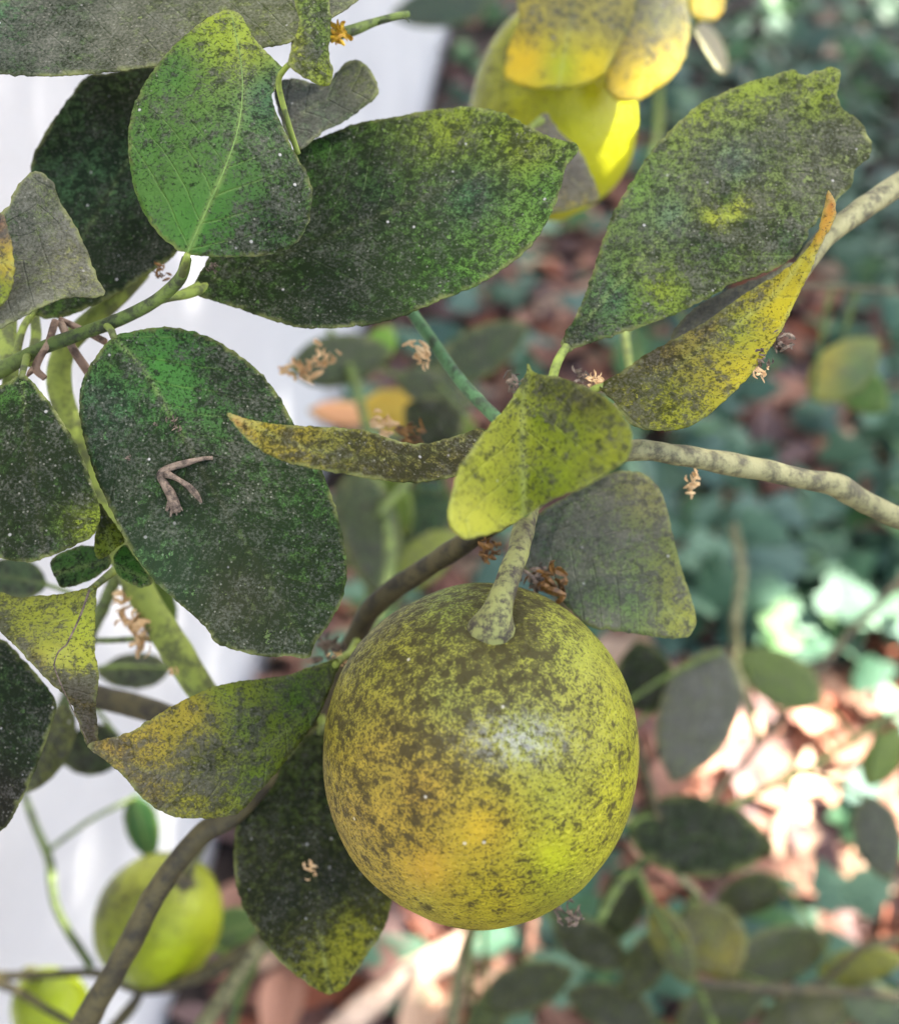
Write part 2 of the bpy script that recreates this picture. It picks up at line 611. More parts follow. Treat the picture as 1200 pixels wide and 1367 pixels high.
def leaf(outline, midrib, d, ctrl, tint, mould, dust=0.2, fold=0.0, step=6.0, serr=1.1, mat=None, parent=None,
         ripple=0.5, thick=0.00035, rib=None, ribmat=None, key=None, label=None, petiole=None, seed=0, osm=4.0, extra=None):
    """a single leaf: outline and midrib in photograph pixels, its own distance d and relief ctrl (mm, + = farther)"""
    parent = parent or tree
    mat = mat or M_leaf
    ol = catmull(outline, True, osm)
    # serrated margin
    dif = np.roll(ol, -1, 0) - np.roll(ol, 1, 0)
    nr = np.c_[dif[:, 1], -dif[:, 0]]
    nr /= np.linalg.norm(nr, axis=1, keepdims=True) + 1e-9
    arc = np.r_[0, np.cumsum(np.linalg.norm(np.diff(ol, axis=0), axis=1))]
    off = np.array([0.6 * ((a / 7.5 + 0.6 * noise.noise(Vector((a * 0.03, seed, 0)))) % 1.0) +
                    1.3 * noise.noise(Vector((a * 0.10, seed + 9, 0))) for a in arc]) - 0.3
    ol = ol + nr * (off * serr * 1.5)[:, None]
    lo, hi = ol.min(0), ol.max(0)
    gx = np.arange(lo[0], hi[0], step)
    gy = np.arange(lo[1], hi[1], step * 0.866)
    pts = np.array([(x + (step / 2 if j % 2 else 0), y) for j, y in enumerate(gy) for x in gx])
    if len(pts):
        pts = pts[inside(ol, pts)]
        dm = np.sqrt(((pts[:, None, :] - ol[None]) ** 2).sum(2).min(1))
        pts = pts[dm > step * 0.55]
    allp = np.r_[ol, pts] if len(pts) else ol
    n = len(ol)
    res = delaunay_2d_cdt([Vector(p) for p in allp], [(i, (i + 1) % n) for i in range(n)], [], 1, 1e-4)
    vv = np.array([(p.x, p.y) for p in res[0]])
    fc = [tuple(f) for f in res[2]]
    mr = catmull(midrib, False, 6.0)
    U, V, L = poly_uv(mr, vv)
    tps = TPS(ctrl)
    pm = 1000.0 * d / FPX     # mm per pixel here

    def depth(q):
        q = np.asarray(q, float)
        _, v_, _ = poly_uv(mr, q)
        z = tps(q) + fold * np.sqrt(v_ ** 2 + 9) / 100.0
        rp = np.array([noise.noise(Vector((p[0] * 0.017, p[1] * 0.017, seed * 3.7))) + 0.4 * noise.noise(Vector((p[0] * 0.045, p[1] * 0.045, seed * 1.3))) for p in q])
        z = z + rp * ripple * np.clip(np.abs(v_) / 60.0, 0.15, 1.5)
        return d + z / 1000.0

    dep = depth(vv)
    world = [P(x, y, z) for (x, y), z in zip(vv, dep)]
    # boundary flag
    edge = np.zeros(len(vv))
    dmin = np.sqrt(((vv[:, None, :] - ol[None]) ** 2).sum(2).min(1))
    edge[dmin < 0.8] = 1.0
    attrs = {
        'tint': idw(tint, vv) if len(tint) > 1 else np.tile(np.array(tint[0][2], float), (len(vv), 1)),
        'mould': idw(mould, vv) if len(mould) > 1 else np.full(len(vv), mould[0][2]),
        'dust': np.full(len(vv), dust), 'edge': edge,
        'lu': U * pm / 1000, 'lv': V * pm / 1000}
    # orient normals to the camera
    a, b_, c = (world[i] for i in fc[0][:3])
    if (b_ - a).cross(c - a).dot(CAM - a) < 0:
        fc = [tuple(reversed(f)) for f in fc]
    o = link_mesh('leaf', world, fc, mat, parent, attrs)
    sd = o.modifiers.new('thickness', 'SOLIDIFY')
    sd.thickness = thick
    sd.offset = -1.0
    if label:
        o['label'] = label
    if rib:
        ii = np.linspace(0, len(mr) - 1, max(5, len(mr) // 2)).astype(int)
        pth = []
        dd = depth(mr[ii])
        for q, (i, z) in enumerate(zip(ii, dd)):
            t = q / (len(ii) - 1)
            pth.append((mr[i][0], mr[i][1], z - 0.00002, rib * (1 - 0.75 * t)))
        tube('midrib', pth, ribmat or M_rib, o, 6.0, 8, 0.03, seed=seed)
    if petiole:
        tube('petiole', petiole, M_shoot if extra is None else extra, o, 4.0, 10, 0.05, seed=seed)
    if key:
        LEAVES[key] = (o, depth)
    return o


G1 = s(70, 128, 44)      # fresh green
G2 = s(52, 100, 40)      # mid green
G3 = s(84, 140, 96)      # bluish green
YG = s(150, 180, 40)     # yellow green
LM = s(186, 206, 60)     # lime
YL = s(226, 196, 40)     # yellow
GG = s(128, 150, 96)     # grey green

# --- branches
main = [(60, 1470, 0.315, 22), (100, 1390, 0.305, 20), (160, 1285, 0.296, 18.5), (215, 1182, 0.290, 17.5), (268, 1115, 0.288, 16.5), (318, 1083, 0.288, 16),
        (400, 985, 0.300, 16), (470, 860, 0.306, 16), (500, 808, 0.298, 17), (560, 764, 0.284, 17), (630, 718, 0.268, 16.5), (700, 672, 0.254, 16),
        (770, 622, 0.249, 15), (845, 601, 0.248, 14), (905, 607, 0.250, 14), (962, 617, 0.253, 15.5), (1010, 626, 0.255, 14), (1080, 640, 0.259, 14),
        (1118, 648, 0.262, 17), (1150, 668, 0.265, 15), (1215, 698, 0.272, 15), (1290, 730, 0.285, 14)]
tube('branch', [(a, b_, c, d_ * 0.86) for a, b_, c, d_ in main[:12]], M_olive, tree, 6, 14, 0.05, seed=1, nodes=0.3)
tube('branch', main[11:], M_bark, tree, 6, 14, 0.07, seed=2, nodes=0.4)
tube('branch', [(-60, 520, 0.255, 11), (0, 494, 0.252, 10), (62, 462, 0.250, 9.5), (150, 430, 0.247, 9), (205, 403, 0.243, 8.5), (240, 372, 0.238, 8), (249, 346, 0.233, 7)], M_twig, tree, 5, 12, 0.05, seed=3, nodes=0.4)
tube('branch', [(276, 383, 0.255, 7), (250, 392, 0.250, 6.5), (215, 400, 0.246, 6), (170, 420, 0.2475, 6)], M_shoot, tree, 5, 10, 0.05, seed=4)
tube('branch', [(190, 360, 0.285, 12), (150, 402, 0.283, 13), (112, 436, 0.282, 14), (85, 470, 0.284, 15), (80, 520, 0.286, 16), (105, 600, 0.292, 17), (135, 680, 0.296, 18), (165, 745, 0.298, 19),
                (205, 820, 0.300, 20), (250, 892, 0.302, 20), (285, 940, 0.305, 19), (340, 985, 0.303, 17), (398, 992, 0.301, 14)], M_shoot, tree, 6, 14, 0.05, seed=5)
tube('branch', [(120, 928, 0.335, 16), (170, 940, 0.333, 16), (230, 958, 0.330, 16), (300, 985, 0.320, 16), (385, 1002, 0.303, 13)], M_olive, tree, 6, 12, 0.05, seed=6)
tube('branch', [(545, 410, 0.285, 8), (575, 452, 0.280, 8), (610, 502, 0.274, 8.5), (640, 536, 0.268, 9), (668, 566, 0.262, 9), (700, 620, 0.256, 10), (712, 664, 0.252, 10)], M_teal, tree, 5, 12, 0.05, seed=7, nodes=0.4)
tube('branch', [(1290, 190, 0.285, 17), (1200, 246, 0.276, 16), (1150, 280, 0.271, 15.5), (1100, 318, 0.268, 14), (1040, 400, 0.266, 12), (960, 470, 0.263, 11), (880, 520, 0.259, 10), (815, 552, 0.254, 10), (760, 590, 0.250, 10), (716, 640, 0.250, 10), (704, 668, 0.251, 10)], M_bark, tree, 6, 12, 0.07, seed=8, nodes=0.3)
tube('branch', [(395, 62, 0.255, 7), (440, 48, 0.258, 6), (470, 40, 0.260, 6), (500, 29, 0.262, 5.5), (525, 22, 0.263, 5), (546, 18, 0.264, 4)], M_twig, tree, 4, 10, 0.06, seed=9, nodes=0.6)
tube('thorn', [(505, 30, 0.262, 3), (520, 26, 0.261, 2.6), (540, 24, 0.259, 1.4), (546, 30, 0.258, 0.5)], M_twig, tree, 4, 8, 0.03, seed=10)
# unseen limbs that carry the twigs back to the trunk
def wp(px, py, d, r):
    v = P(px, py, d)
    return (v.x, v.y, v.z, r)
tube('trunk', [(TREE_BASE.x, TREE_BASE.y, -0.03, 0.026), (-0.165, 0.065, 0.15, 0.022), (-0.15, 0.075, 0.35, 0.019), (-0.155, 0.07, 0.52, 0.016), (-0.165, 0.075, 0.68, 0.012)], M_bark, tree, 20, 16, 0.06, world=True, seed=20)
tube('branch', [(-0.152, 0.073, 0.42, 0.010), (-0.13, 0.10, 0.55, 0.007), wp(60, 1470, 0.315, 0.0048)], M_olive, tree, 15, 12, 0.05, world=True, seed=21)
tube('branch', [(-0.163, 0.073, 0.64, 0.009), (-0.155, 0.13, 0.76, 0.005), wp(-60, 520, 0.255, 0.0019)], M_olive, tree, 15, 12, 0.05, world=True, seed=22)
tube('branch', [(-0.165, 0.075, 0.66, 0.009), (-0.17, 0.20, 0.86, 0.006), (-0.12, 0.29, 0.96, 0.0045), (-0.03, 0.32, 0.975, 0.003), wp(395, 62, 0.255, 0.0012)], M_olive, tree, 15, 12, 0.05, world=True, seed=24)

# --- the leaves in focus
leaf([(-60, -70), (-60, 90), (0, 97), (60, 100), (130, 96), (200, 88), (262, 78), (330, 66), (392, 53), (432, 28), (476, 0), (500, -40), (420, -90), (200, -110)],
     [(-60, 10), (200, -30), (490, -60)], 0.245, [(-60, 90, -3), (200, 90, -5), (450, 20, 0), (0, -60, 14), (250, -80, 14), (470, -60, 12)],
     [(0, 10, G3), (60, 20, G2), (200, 70, GG), (350, 40, YG), (450, 10, GG)], [(0, 15, 0.66), (50, 70, 1.0), (150, 50, 0.95), (240, 30, 0.82), (350, 50, 0.95), (440, 20, 0.85)],
     dust=0.42, key='top_grey', seed=1, label='broad grey dusty leaf with blunt lower margin')
leaf([(300, 13), (270, 28), (248, 46), (225, 68), (204, 94), (184, 128), (172, 169), (173, 221), (184, 266), (202, 300), (225, 324), (248, 338), (278, 342), (338, 342), (375, 336), (398, 321), (412, 296), (417, 255), (409, 229), (394, 204), (379, 172), (366, 142), (364, 124), (375, 103), (379, 92), (360, 73), (341, 52), (330, 34), (319, 17)],
     [(250, 339), (276, 280), (302, 220), (320, 160), (323, 95), (310, 22)], 0.226,
     [(250, 338, 3), (300, 15, 10), (175, 190, 2), (416, 260, 3), (370, 110, 8), (300, 190, 0), (340, 340, 2), (220, 80, 6)],
     [(300, 25, YG), (330, 60, YG), (230, 100, G1), (200, 200, G1), (260, 290, s(60, 130, 34)), (350, 300, G2), (360, 130, G3), (300, 200, G1)],
     [(300, 30, 0.25), (220, 110, 0.42), (300, 130, 0.55), (200, 210, 0.35), (250, 290, 0.12), (300, 260, 0.28), (380, 300, 0.78), (360, 200, 0.72), (330, 340, 0.75), (400, 270, 0.8), (230, 180, 0.5)],
     dust=0.25, fold=2.5, rib=1.5, key='green_front', seed=2, label='rounded bright green leaf with pale midrib, lightly specked with mould',
     petiole=[(250, 340, 0.2285, 4.5), (247, 352, 0.231, 5), (243, 366, 0.236, 5)])
leaf([(258, 390), (290, 402), (330, 415), (370, 429), (400, 436), (440, 437), (490, 433), (530, 423), (560, 412), (600, 395), (640, 378), (680, 352), (710, 325), (735, 285), (748, 250), (755, 222), (773, 195), (748, 186), (725, 178), (700, 165), (672, 150), (640, 143), (615, 142), (570, 147), (530, 155), (480, 163), (440, 178), (400, 194), (360, 225), (310, 290), (265, 368)],
     [(262, 382), (400, 330), (560, 265), (680, 215), (772, 196)], 0.250,
     [(260, 385, 4), (420, 180, 16), (420, 430, 0), (600, 145, 14), (600, 390, 0), (770, 196, 2), (520, 290, 5)],
     [(420, 200, G1), (600, 170, YG), (700, 190, YG), (730, 260, s(110, 170, 70)), (600, 370, s(96, 160, 60)), (500, 260, G2), (450, 400, G2), (680, 330, s(120, 180, 70)), (630, 260, G3)],
     [(420, 200, 0.62), (480, 230, 0.78), (600, 165, 0.55), (680, 190, 0.62), (740, 240, 0.6), (700, 300, 0.55), (640, 360, 0.6), (560, 310, 0.78), (480, 300, 0.88), (430, 380, 0.97), (350, 410, 0.95), (500, 420, 0.97), (610, 250, 0.76), (290, 390, 0.7)],
     dust=0.12, fold=-2.0, key='big_centre', seed=3, label='large pointed oval leaf, dark mould with green flecks along its tip',
     petiole=[(266, 380, 0.2535, 5), (255, 386, 0.252, 5), (242, 392, 0.249, 5)])
leaf([(206, 88), (150, 96), (116, 101), (94, 128), (72, 158), (56, 184), (42, 216), (36, 280), (30, 350), (36, 405), (44, 420), (75, 424), (116, 411), (165, 386), (210, 356), (240, 330), (280, 240), (270, 130)],
     [(44, 415), (120, 300), (230, 110)], 0.268, [(206, 88, 14), (50, 200, 6), (40, 410, -4), (230, 330, 0), (140, 260, 4)],
     [(150, 120, s(70, 110, 34)), (70, 180, G2), (140, 230, G3), (100, 230, G3), (180, 320, G2), (80, 420, s(80, 130, 30))],
     [(150, 120, 0.82), (90, 160, 0.7), (120, 240, 0.74), (160, 250, 0.68), (180, 320, 0.95), (150, 370, 0.95), (70, 420, 0.5), (210, 330, 1.0)],
     dust=0.10, key='dark_left', seed=4, label='dark green leaf with straight left margin behind the rounded green one',
     petiole=[(46, 414, 0.264, 5), (30, 440, 0.258, 5), (20, 484, 0.2515, 5)])
leaf([(43, 229), (58, 232), (71, 244), (81, 270), (98, 296), (116, 334), (129, 368), (138, 394), (94, 396), (64, 405), (41, 416), (0, 438), (-50, 462), (-70, 380), (-40, 310), (8, 278), (20, 252)],
     [(43, 232), (45, 320), (-30, 430)], 0.232, [(43, 229, 4), (136, 392, 2), (0, 435, -6), (40, 330, 3), (-50, 400, -2), (60, 400, -5), (10, 280, 2)],
     [(50, 240, GG), (100, 340, s(140, 150, 90)), (20, 300, G2), (20, 420, GG)], [(50, 240, 0.95), (40, 320, 0.8), (100, 360, 0.78), (90, 310, 0.85), (30, 410, 1.1), (120, 390, 0.7), (10, 290, 0.55)],
     dust=0.55, key='grey_fold', seed=5, label='small grey folded leaf with sharp lower corner')
leaf([(-40, 285), (0, 284), (8, 300), (15, 330), (18, 365), (10, 395), (-4, 410), (-40, 410)], [(-40, 345), (16, 350)], 0.222, [(0, 290, 2), (15, 350, 0), (0, 405, 2), (-40, 350, 3)],
     [(5, 300, s(150, 120, 110)), (12, 350, s(200, 190, 70)), (5, 395, YG)], [(0, 300, 0.7), (12, 350, 0.1), (0, 340, 0.6), (5, 400, 0.4)], dust=0.6, mat=M_leafthin, seed=6)
leaf([(392, -30), (393, 0), (399, 30), (390, 60), (386, 86), (405, 101), (428, 113), (442, 110), (444, 90), (439, 71), (442, 37), (440, 0), (438, -30)],
     [(415, -30), (415, 100)], 0.224, [(390, 0, 4), (440, 0, 4), (388, 86, 0), (442, 108, 3), (415, 40, 2)],
     [(420, 20, s(110, 150, 56)), (430, 100, YG), (395, 60, LM), (420, 60, G2)], [(420, 20, 0.75), (410, 60, 0.7), (430, 100, 0.5), (396, 30, 0.4), (420, 85, 0.7)],
     dust=0.2, serr=0.9, key='small_top', seed=7, step=5, petiole=[(388, 84, 0.2245, 4), (379, 93, 0.228, 4), (372, 112, 0.231, 4), (385, 165, 0.236, 4), (398, 205, 0.240, 4)])
leaf([(366, 118), (385, 104), (410, 108), (432, 112), (448, 98), (460, 84), (474, 79), (490, 87), (504, 112), (500, 130), (482, 143), (460, 160), (430, 175), (405, 196), (388, 190), (374, 155)],
     [(380, 170), (430, 135), (498, 112)], 0.262, [(370, 120, 2), (500, 110, -2), (400, 190, -4), (470, 82, 5), (430, 140, 1)],
     [(400, 150, s(120, 140, 130)), (490, 100, YG), (430, 150, s(110, 150, 120))], [(400, 140, 0.85), (490, 105, 0.8), (430, 160, 0.75), (460, 120, 0.9)], dust=0.6, seed=8, key='grey_small')
leaf([(750, 462), (753, 445), (765, 428), (780, 394), (799, 338), (818, 285), (844, 240), (874, 195), (911, 158), (938, 135), (964, 124), (998, 109), (1028, 101), (1058, 92), (1069, 99), (1095, 93), (1114, 88), (1122, 98), (1118, 125), (1125, 144), (1148, 161), (1157, 178), (1163, 190), (1160, 210), (1142, 225), (1136, 248), (1121, 262), (1104, 280), (1084, 302), (1072, 326), (1050, 350), (1012, 367), (975, 379), (952, 394), (915, 412), (878, 428), (825, 446), (782, 459), (762, 468)],
     [(754, 464), (810, 395), (870, 330), (930, 270), (990, 210), (1050, 150), (1116, 100)], 0.252,
     [(754, 464, 0), (1116, 95, 14), (1160, 200, 6), (880, 190, 8), (1000, 370, -2), (900, 300, 5), (1090, 140, 12)],
     [(780, 440, G2), (850, 250, s(120, 170, 70)), (930, 150, YG), (1000, 120, YG), (1090, 110, YG), (900, 290, s(120, 160, 130)), (980, 220, s(124, 158, 140)), (1110, 200, GG), (960, 330, G2), (860, 410, s(120, 170, 50)), (955, 293, LM), (986, 278, LM), (970, 262, G2), (1000, 300, G2), (940, 315, G2), (880, 390, YG), (820, 400, G3), (1050, 320, G2)],
     [(765, 455, 0.85), (800, 400, 0.72), (830, 430, 0.6), (880, 390, 0.5), (850, 250, 0.6), (880, 310, 0.72), (930, 150, 0.42), (1000, 115, 0.45), (1090, 105, 0.5), (960, 190, 0.7), (1030, 170, 0.9), (980, 225, 0.68), (1130, 200, 0.95), (1080, 240, 0.9), (1000, 300, 0.85), (955, 293, 0.25), (971, 286, 0.2), (986, 278, 0.25), (965, 262, 0.85), (985, 303, 0.9), (945, 312, 0.85), (1004, 268, 0.88), (930, 300, 0.75), (930, 350, 0.78), (1050, 330, 0.72), (900, 260, 0.62), (950, 380, 0.72)],
     dust=0.24, fold=3.0, key='torn_grey', serr=1.5, seed=9, label='large grey-green leaf with ragged torn tip and bluish midrib',
     petiole=[(757, 462, 0.252, 6), (750, 472, 0.251, 6), (743, 486, 0.250, 7), (739, 500, 0.250, 7), (735, 520, 0.250, 7), (745, 560, 0.250, 6), (760, 588, 0.250, 6)])
leaf([(1106, 254), (1099, 280), (1088, 316), (1065, 345), (1040, 365), (1000, 388), (940, 430), (900, 452), (860, 474), (830, 495), (800, 514), (808, 524), (825, 542), (840, 564), (859, 572), (881, 574), (911, 571), (938, 558), (982, 520), (1012, 486), (1042, 441), (1061, 402), (1082, 358), (1095, 326), (1112, 295), (1116, 275)],
     [(800, 516), (880, 500), (970, 440), (1050, 375), (1108, 262)], 0.240, [(1108, 258, 4), (800, 514, 3), (900, 452, 6), (1000, 388, 7), (880, 573, -4), (1000, 500, -3), (1080, 355, 1)],
     [(1106, 260, s(176, 110, 50)), (1096, 300, s(200, 160, 60)), (1070, 350, s(190, 190, 40)), (1050, 420, s(208, 206, 34)), (980, 440, s(168, 190, 30)), (990, 500, s(212, 210, 40)), (880, 520, s(160, 176, 36)), (940, 430, s(150, 140, 80)), (880, 470, s(150, 140, 80)), (900, 560, s(180, 196, 40))],
     [(1105, 265, 0.1), (1080, 340, 0.25), (1050, 400, 0.12), (1000, 450, 0.3), (1000, 500, 0.3), (960, 425, 0.85), (1020, 380, 0.7), (880, 470, 0.9), (830, 510, 0.9), (880, 530, 0.68), (930, 510, 0.55), (900, 560, 0.55), (960, 530, 0.35)],
     dust=0.3, mat=M_leafthin, key='yellow_right', seed=10, label='curled yellow-green leaf with black flecks and brown tip',
     petiole=[(806, 515, 0.243, 5), (790, 524, 0.246, 6), (786, 560, 0.251, 6)])
leaf([(895, 452), (912, 425), (940, 402), (980, 383), (1020, 368), (1056, 350), (1066, 362), (1020, 395), (960, 430), (915, 456)], [(895, 452), (980, 405), (1056, 355)], 0.264, [(900, 450, 0), (1050, 355, 3), (960, 390, 4), (960, 430, -2)],
     [(960, 400, s(150, 156, 136))], [(930, 430, 1.0), (1000, 385, 0.6)], dust=0.8, seed=11)
leaf([(705, 484), (713, 497), (747, 503), (773, 513), (802, 526), (829, 550), (840, 572), (842, 591), (834, 614), (806, 634), (776, 651), (750, 661), (717, 677), (693, 694), (667, 708), (647, 714), (623, 718), (607, 708), (599, 690), (603, 663), (613, 627), (630, 600), (650, 573), (673, 547), (693, 517), (702, 497)],
     [(706, 488), (699, 530), (697, 580), (699, 640), (700, 690)], 0.2085, [(705, 485, 8), (697, 590, 5), (702, 690, 1), (600, 690, -4), (625, 610, -1), (840, 590, -2), (780, 515, 3), (750, 655, -3), (640, 712, -5)],
     [(660, 600, s(196, 214, 84)), (630, 690, s(204, 218, 90)), (690, 560, s(188, 206, 80)), (740, 520, s(108, 126, 36)), (720, 560, s(126, 158, 26)), (760, 580, s(136, 166, 26)), (820, 590, s(156, 176, 46)), (780, 530, s(116, 124, 50)), (730, 640, s(130, 162, 34))],  # left half tinted lighter, right half darker: light on the fold, painted in
     [(650, 640, 0.24), (620, 700, 0.12), (690, 560, 0.3), (640, 600, 0.35), (740, 510, 0.55), (780, 540, 0.62), (760, 600, 0.3), (820, 590, 0.42), (720, 650, 0.38), (800, 625, 0.35)],
     dust=0.3, mat=M_leafthin, fold=-9.0, key='lime_front', seed=12, step=5, label='bright lime-green leaf folded along its midrib, above the largest lemon',
     petiole=[(701, 686, 0.2095, 5), (706, 680, 0.222, 6), (708, 676, 0.238, 7), (706, 672, 0.246, 7)])
leaf([(303, 551), (330, 559), (370, 566), (420, 569), (480, 573), (505, 580), (530, 588), (555, 592), (580, 590), (610, 581), (645, 572), (664, 590), (640, 622), (620, 631), (600, 637), (570, 642), (540, 643), (500, 639), (460, 632), (420, 625), (380, 615), (345, 598), (318, 572)],
     [(303, 551), (400, 595), (520, 612), (655, 580)], 0.222, [(303, 551, 1), (655, 578, 16), (500, 578, 4), (480, 636, -2), (600, 636, 8), (560, 595, 10), (380, 566, 1), (390, 615, -2)],
     [(310, 555, s(170, 130, 70)), (360, 580, s(150, 150, 40)), (450, 600, s(130, 138, 44)), (560, 625, s(120, 124, 50)), (620, 600, s(130, 130, 60)), (350, 565, s(190, 180, 40))],
     [(310, 555, 0.3), (380, 590, 0.66), (470, 610, 0.75), (560, 620, 0.82), (620, 595, 0.8), (430, 575, 0.5)], dust=0.12, seed=13, step=5, key='twisted', label='narrow twisted olive-brown leaf pointing at the broad dark leaf',
     petiole=[(650, 582, 0.237, 6), (680, 600, 0.242, 6), (705, 625, 0.248, 7)])
leaf([(821, 629), (851, 630), (870, 640), (885, 662), (894, 696), (904, 738), (915, 775), (926, 809), (929, 833), (917, 850), (889, 852), (848, 846), (814, 841), (784, 835), (760, 812), (735, 790), (705, 768), (692, 740), (694, 712), (712, 690), (760, 660), (795, 640)],
     [(700, 700), (760, 730), (830, 770), (926, 838)], 0.268, [(700, 720, 0), (850, 632, 5), (925, 840, -3), (800, 835, -4), (820, 730, 1)],
     [(860, 660, s(156, 166, 116)), (900, 780, s(160, 176, 96)), (918, 830, s(176, 192, 90)), (800, 720, s(110, 136, 110)), (730, 720, s(60, 120, 70)), (840, 800, s(128, 176, 110)), (780, 800, s(130, 176, 110))],
     [(860, 660, 0.5), (900, 760, 0.38), (915, 830, 0.38), (800, 700, 0.78), (730, 720, 0.85), (790, 770, 0.85), (850, 800, 0.58), (800, 820, 0.62), (850, 720, 0.64), (720, 760, 0.9)],
     dust=0.62, key='pale_right', seed=14, mat=M_leafthin, label='pale grey-green leaf with yellowish rim behind the largest lemon',
     petiole=[(702, 704, 0.267, 5), (692, 692, 0.262, 6), (690, 680, 0.256, 6)])
leaf([(148, 452), (176, 442), (208, 437), (240, 438), (280, 450), (320, 474), (348, 498), (372, 528), (394, 568), (416, 604), (436, 644), (452, 692), (463, 748), (458, 796), (440, 832), (420, 860), (412, 879), (384, 876), (356, 877), (320, 870), (288, 858), (276, 840), (256, 820), (232, 800), (200, 768), (172, 728), (148, 680), (128, 636), (114, 592), (106, 552), (108, 516), (120, 488)],
     [(150, 448), (190, 492), (225, 550), (300, 680), (360, 780), (411, 876)], 0.236, [(150, 450, 4), (260, 440, 8), (110, 560, 1), (460, 750, 4), (300, 860, -4), (411, 876, 0), (280, 650, 2), (410, 600, 6)],
     [(215, 490, s(60, 136, 40)), (240, 520, s(64, 136, 50)), (140, 540, G3), (300, 500, G2), (270, 620, G2), (400, 680, s(76, 140, 60)), (220, 760, s(110, 170, 110)), (320, 800, GG), (430, 760, s(80, 130, 50)), (150, 470, G1)],
     [(215, 490, 0.3), (240, 525, 0.38), (170, 490, 0.62), (150, 540, 0.68), (310, 490, 0.75), (350, 530, 0.82), (200, 600, 0.98), (270, 640, 0.92), (160, 660, 1.05), (300, 720, 1.0), (400, 650, 0.8), (420, 700, 0.82), (250, 780, 0.98), (360, 830, 0.98), (430, 760, 0.78), (440, 660, 0.68), (310, 570, 0.7), (270, 560, 0.6), (380, 600, 0.76), (320, 800, 0.92)],
     dust=0.16, fold=2.0, key='broad_dark', seed=15, label='broad dark oval leaf with withered brown scrap lying on it',
     petiole=[(152, 450, 0.240, 4.5), (148, 440, 0.244, 5), (140, 432, 0.2475, 5)])
leaf([(-60, 530), (0, 514), (28, 500), (44, 510), (68, 540), (92, 576), (112, 616), (124, 648), (132, 672), (133, 694), (124, 715), (100, 728), (68, 742), (40, 750), (0, 746), (-60, 735)], [(28, 502), (40, 600), (60, 745)], 0.230,
     [(28, 500, 4), (132, 680, 2), (40, 750, -3), (-60, 640, 2), (50, 620, 0)],
     [(20, 520, G1), (40, 560, G2), (120, 700, YG), (40, 660, G2), (100, 640, G2), (60, 735, G2)], [(15, 520, 0.5), (40, 550, 0.75), (60, 610, 1.0), (40, 690, 1.0), (95, 640, 0.85), (122, 705, 0.55), (90, 690, 0.8), (20, 640, 1.05)],
     dust=0.12, seed=16, key='left_dark', label='blunt dark leaf with a light green top corner on the left twig', petiole=[(29, 503, 0.2335, 4), (32, 490, 0.240, 4.5), (36, 476, 0.249, 5)])
leaf([(131, 672), (146, 690), (158, 706), (166, 722), (152, 735), (136, 746), (126, 738), (128, 705)], [(131, 680), (150, 735)], 0.244, [(131, 675, 0), (165, 722, 2), (130, 740, 1)], [(140, 700, s(130, 160, 24)), (150, 725, s(140, 170, 30))], [(140, 690, 0.7), (150, 725, 0.5)], dust=0.1, seed=17, mat=M_leafthin, step=5)
leaf([(68, 748), (90, 734), (120, 728), (142, 738), (148, 752), (130, 768), (104, 780), (82, 783), (72, 768)], [(148, 748), (75, 765)], 0.256, [(70, 750, 2), (148, 750, 0), (90, 782, -2)], [(100, 750, s(66, 130, 40)), (85, 775, G2)], [(100, 750, 0.35), (85, 775, 0.5)], dust=0.1, seed=18, step=5)
leaf([(166, 727), (180, 744), (194, 762), (204, 778), (188, 784), (168, 776), (154, 762), (152, 745)], [(155, 755), (203, 778)], 0.250, [(166, 728, 2), (204, 778, 0), (155, 760, 0)], [(175, 755, s(60, 124, 30))], [(175, 755, 0.45)], dust=0.1, seed=19, step=5)
leaf([(-50, 780), (0, 790), (24, 798), (52, 795), (80, 793), (116, 785), (128, 783), (127, 820), (127, 870), (132, 902), (128, 945), (131, 992), (116, 994), (106, 970), (92, 936), (60, 905), (0, 842), (-50, 800)],
     [(120, 786), (106, 825), (88, 862), (72, 888), (118, 992)], 0.240,
     [(0, 790, 8), (116, 786, 6), (72, 889, -4), (0, 841, -1), (126, 900, -2), (118, 992, 6), (100, 940, 1), (127, 830, 4), (60, 830, 3)],
     [(30, 815, s(190, 210, 80)), (60, 840, s(180, 200, 80)), (110, 840, s(190, 216, 70)), (80, 870, s(190, 206, 90)), (100, 930, s(150, 136, 80)), (120, 970, s(150, 130, 80)), (40, 890, s(140, 130, 80)), (115, 880, LM)],
     [(20, 805, 0.45), (50, 840, 0.3), (110, 830, 0.15), (80, 800, 0.4), (80, 870, 0.3), (60, 872, 0.2), (92, 884, 0.22), (110, 890, 0.2), (75, 908, 1.0), (38, 882, 1.0), (100, 912, 1.0), (122, 912, 0.95), (110, 950, 1.0), (5, 850, 1.0), (118, 985, 1.0)],
     dust=0.4, rib=1.7, ribmat=M_debris, mat=M_leafthin, key='lime_fold', seed=20, step=5, label='folded lime-green leaf with brown curled-under lower edge',
     petiole=[(120, 788, 0.246, 4.5), (135, 776, 0.252, 5), (150, 764, 0.262, 6), (168, 752, 0.285, 7)])
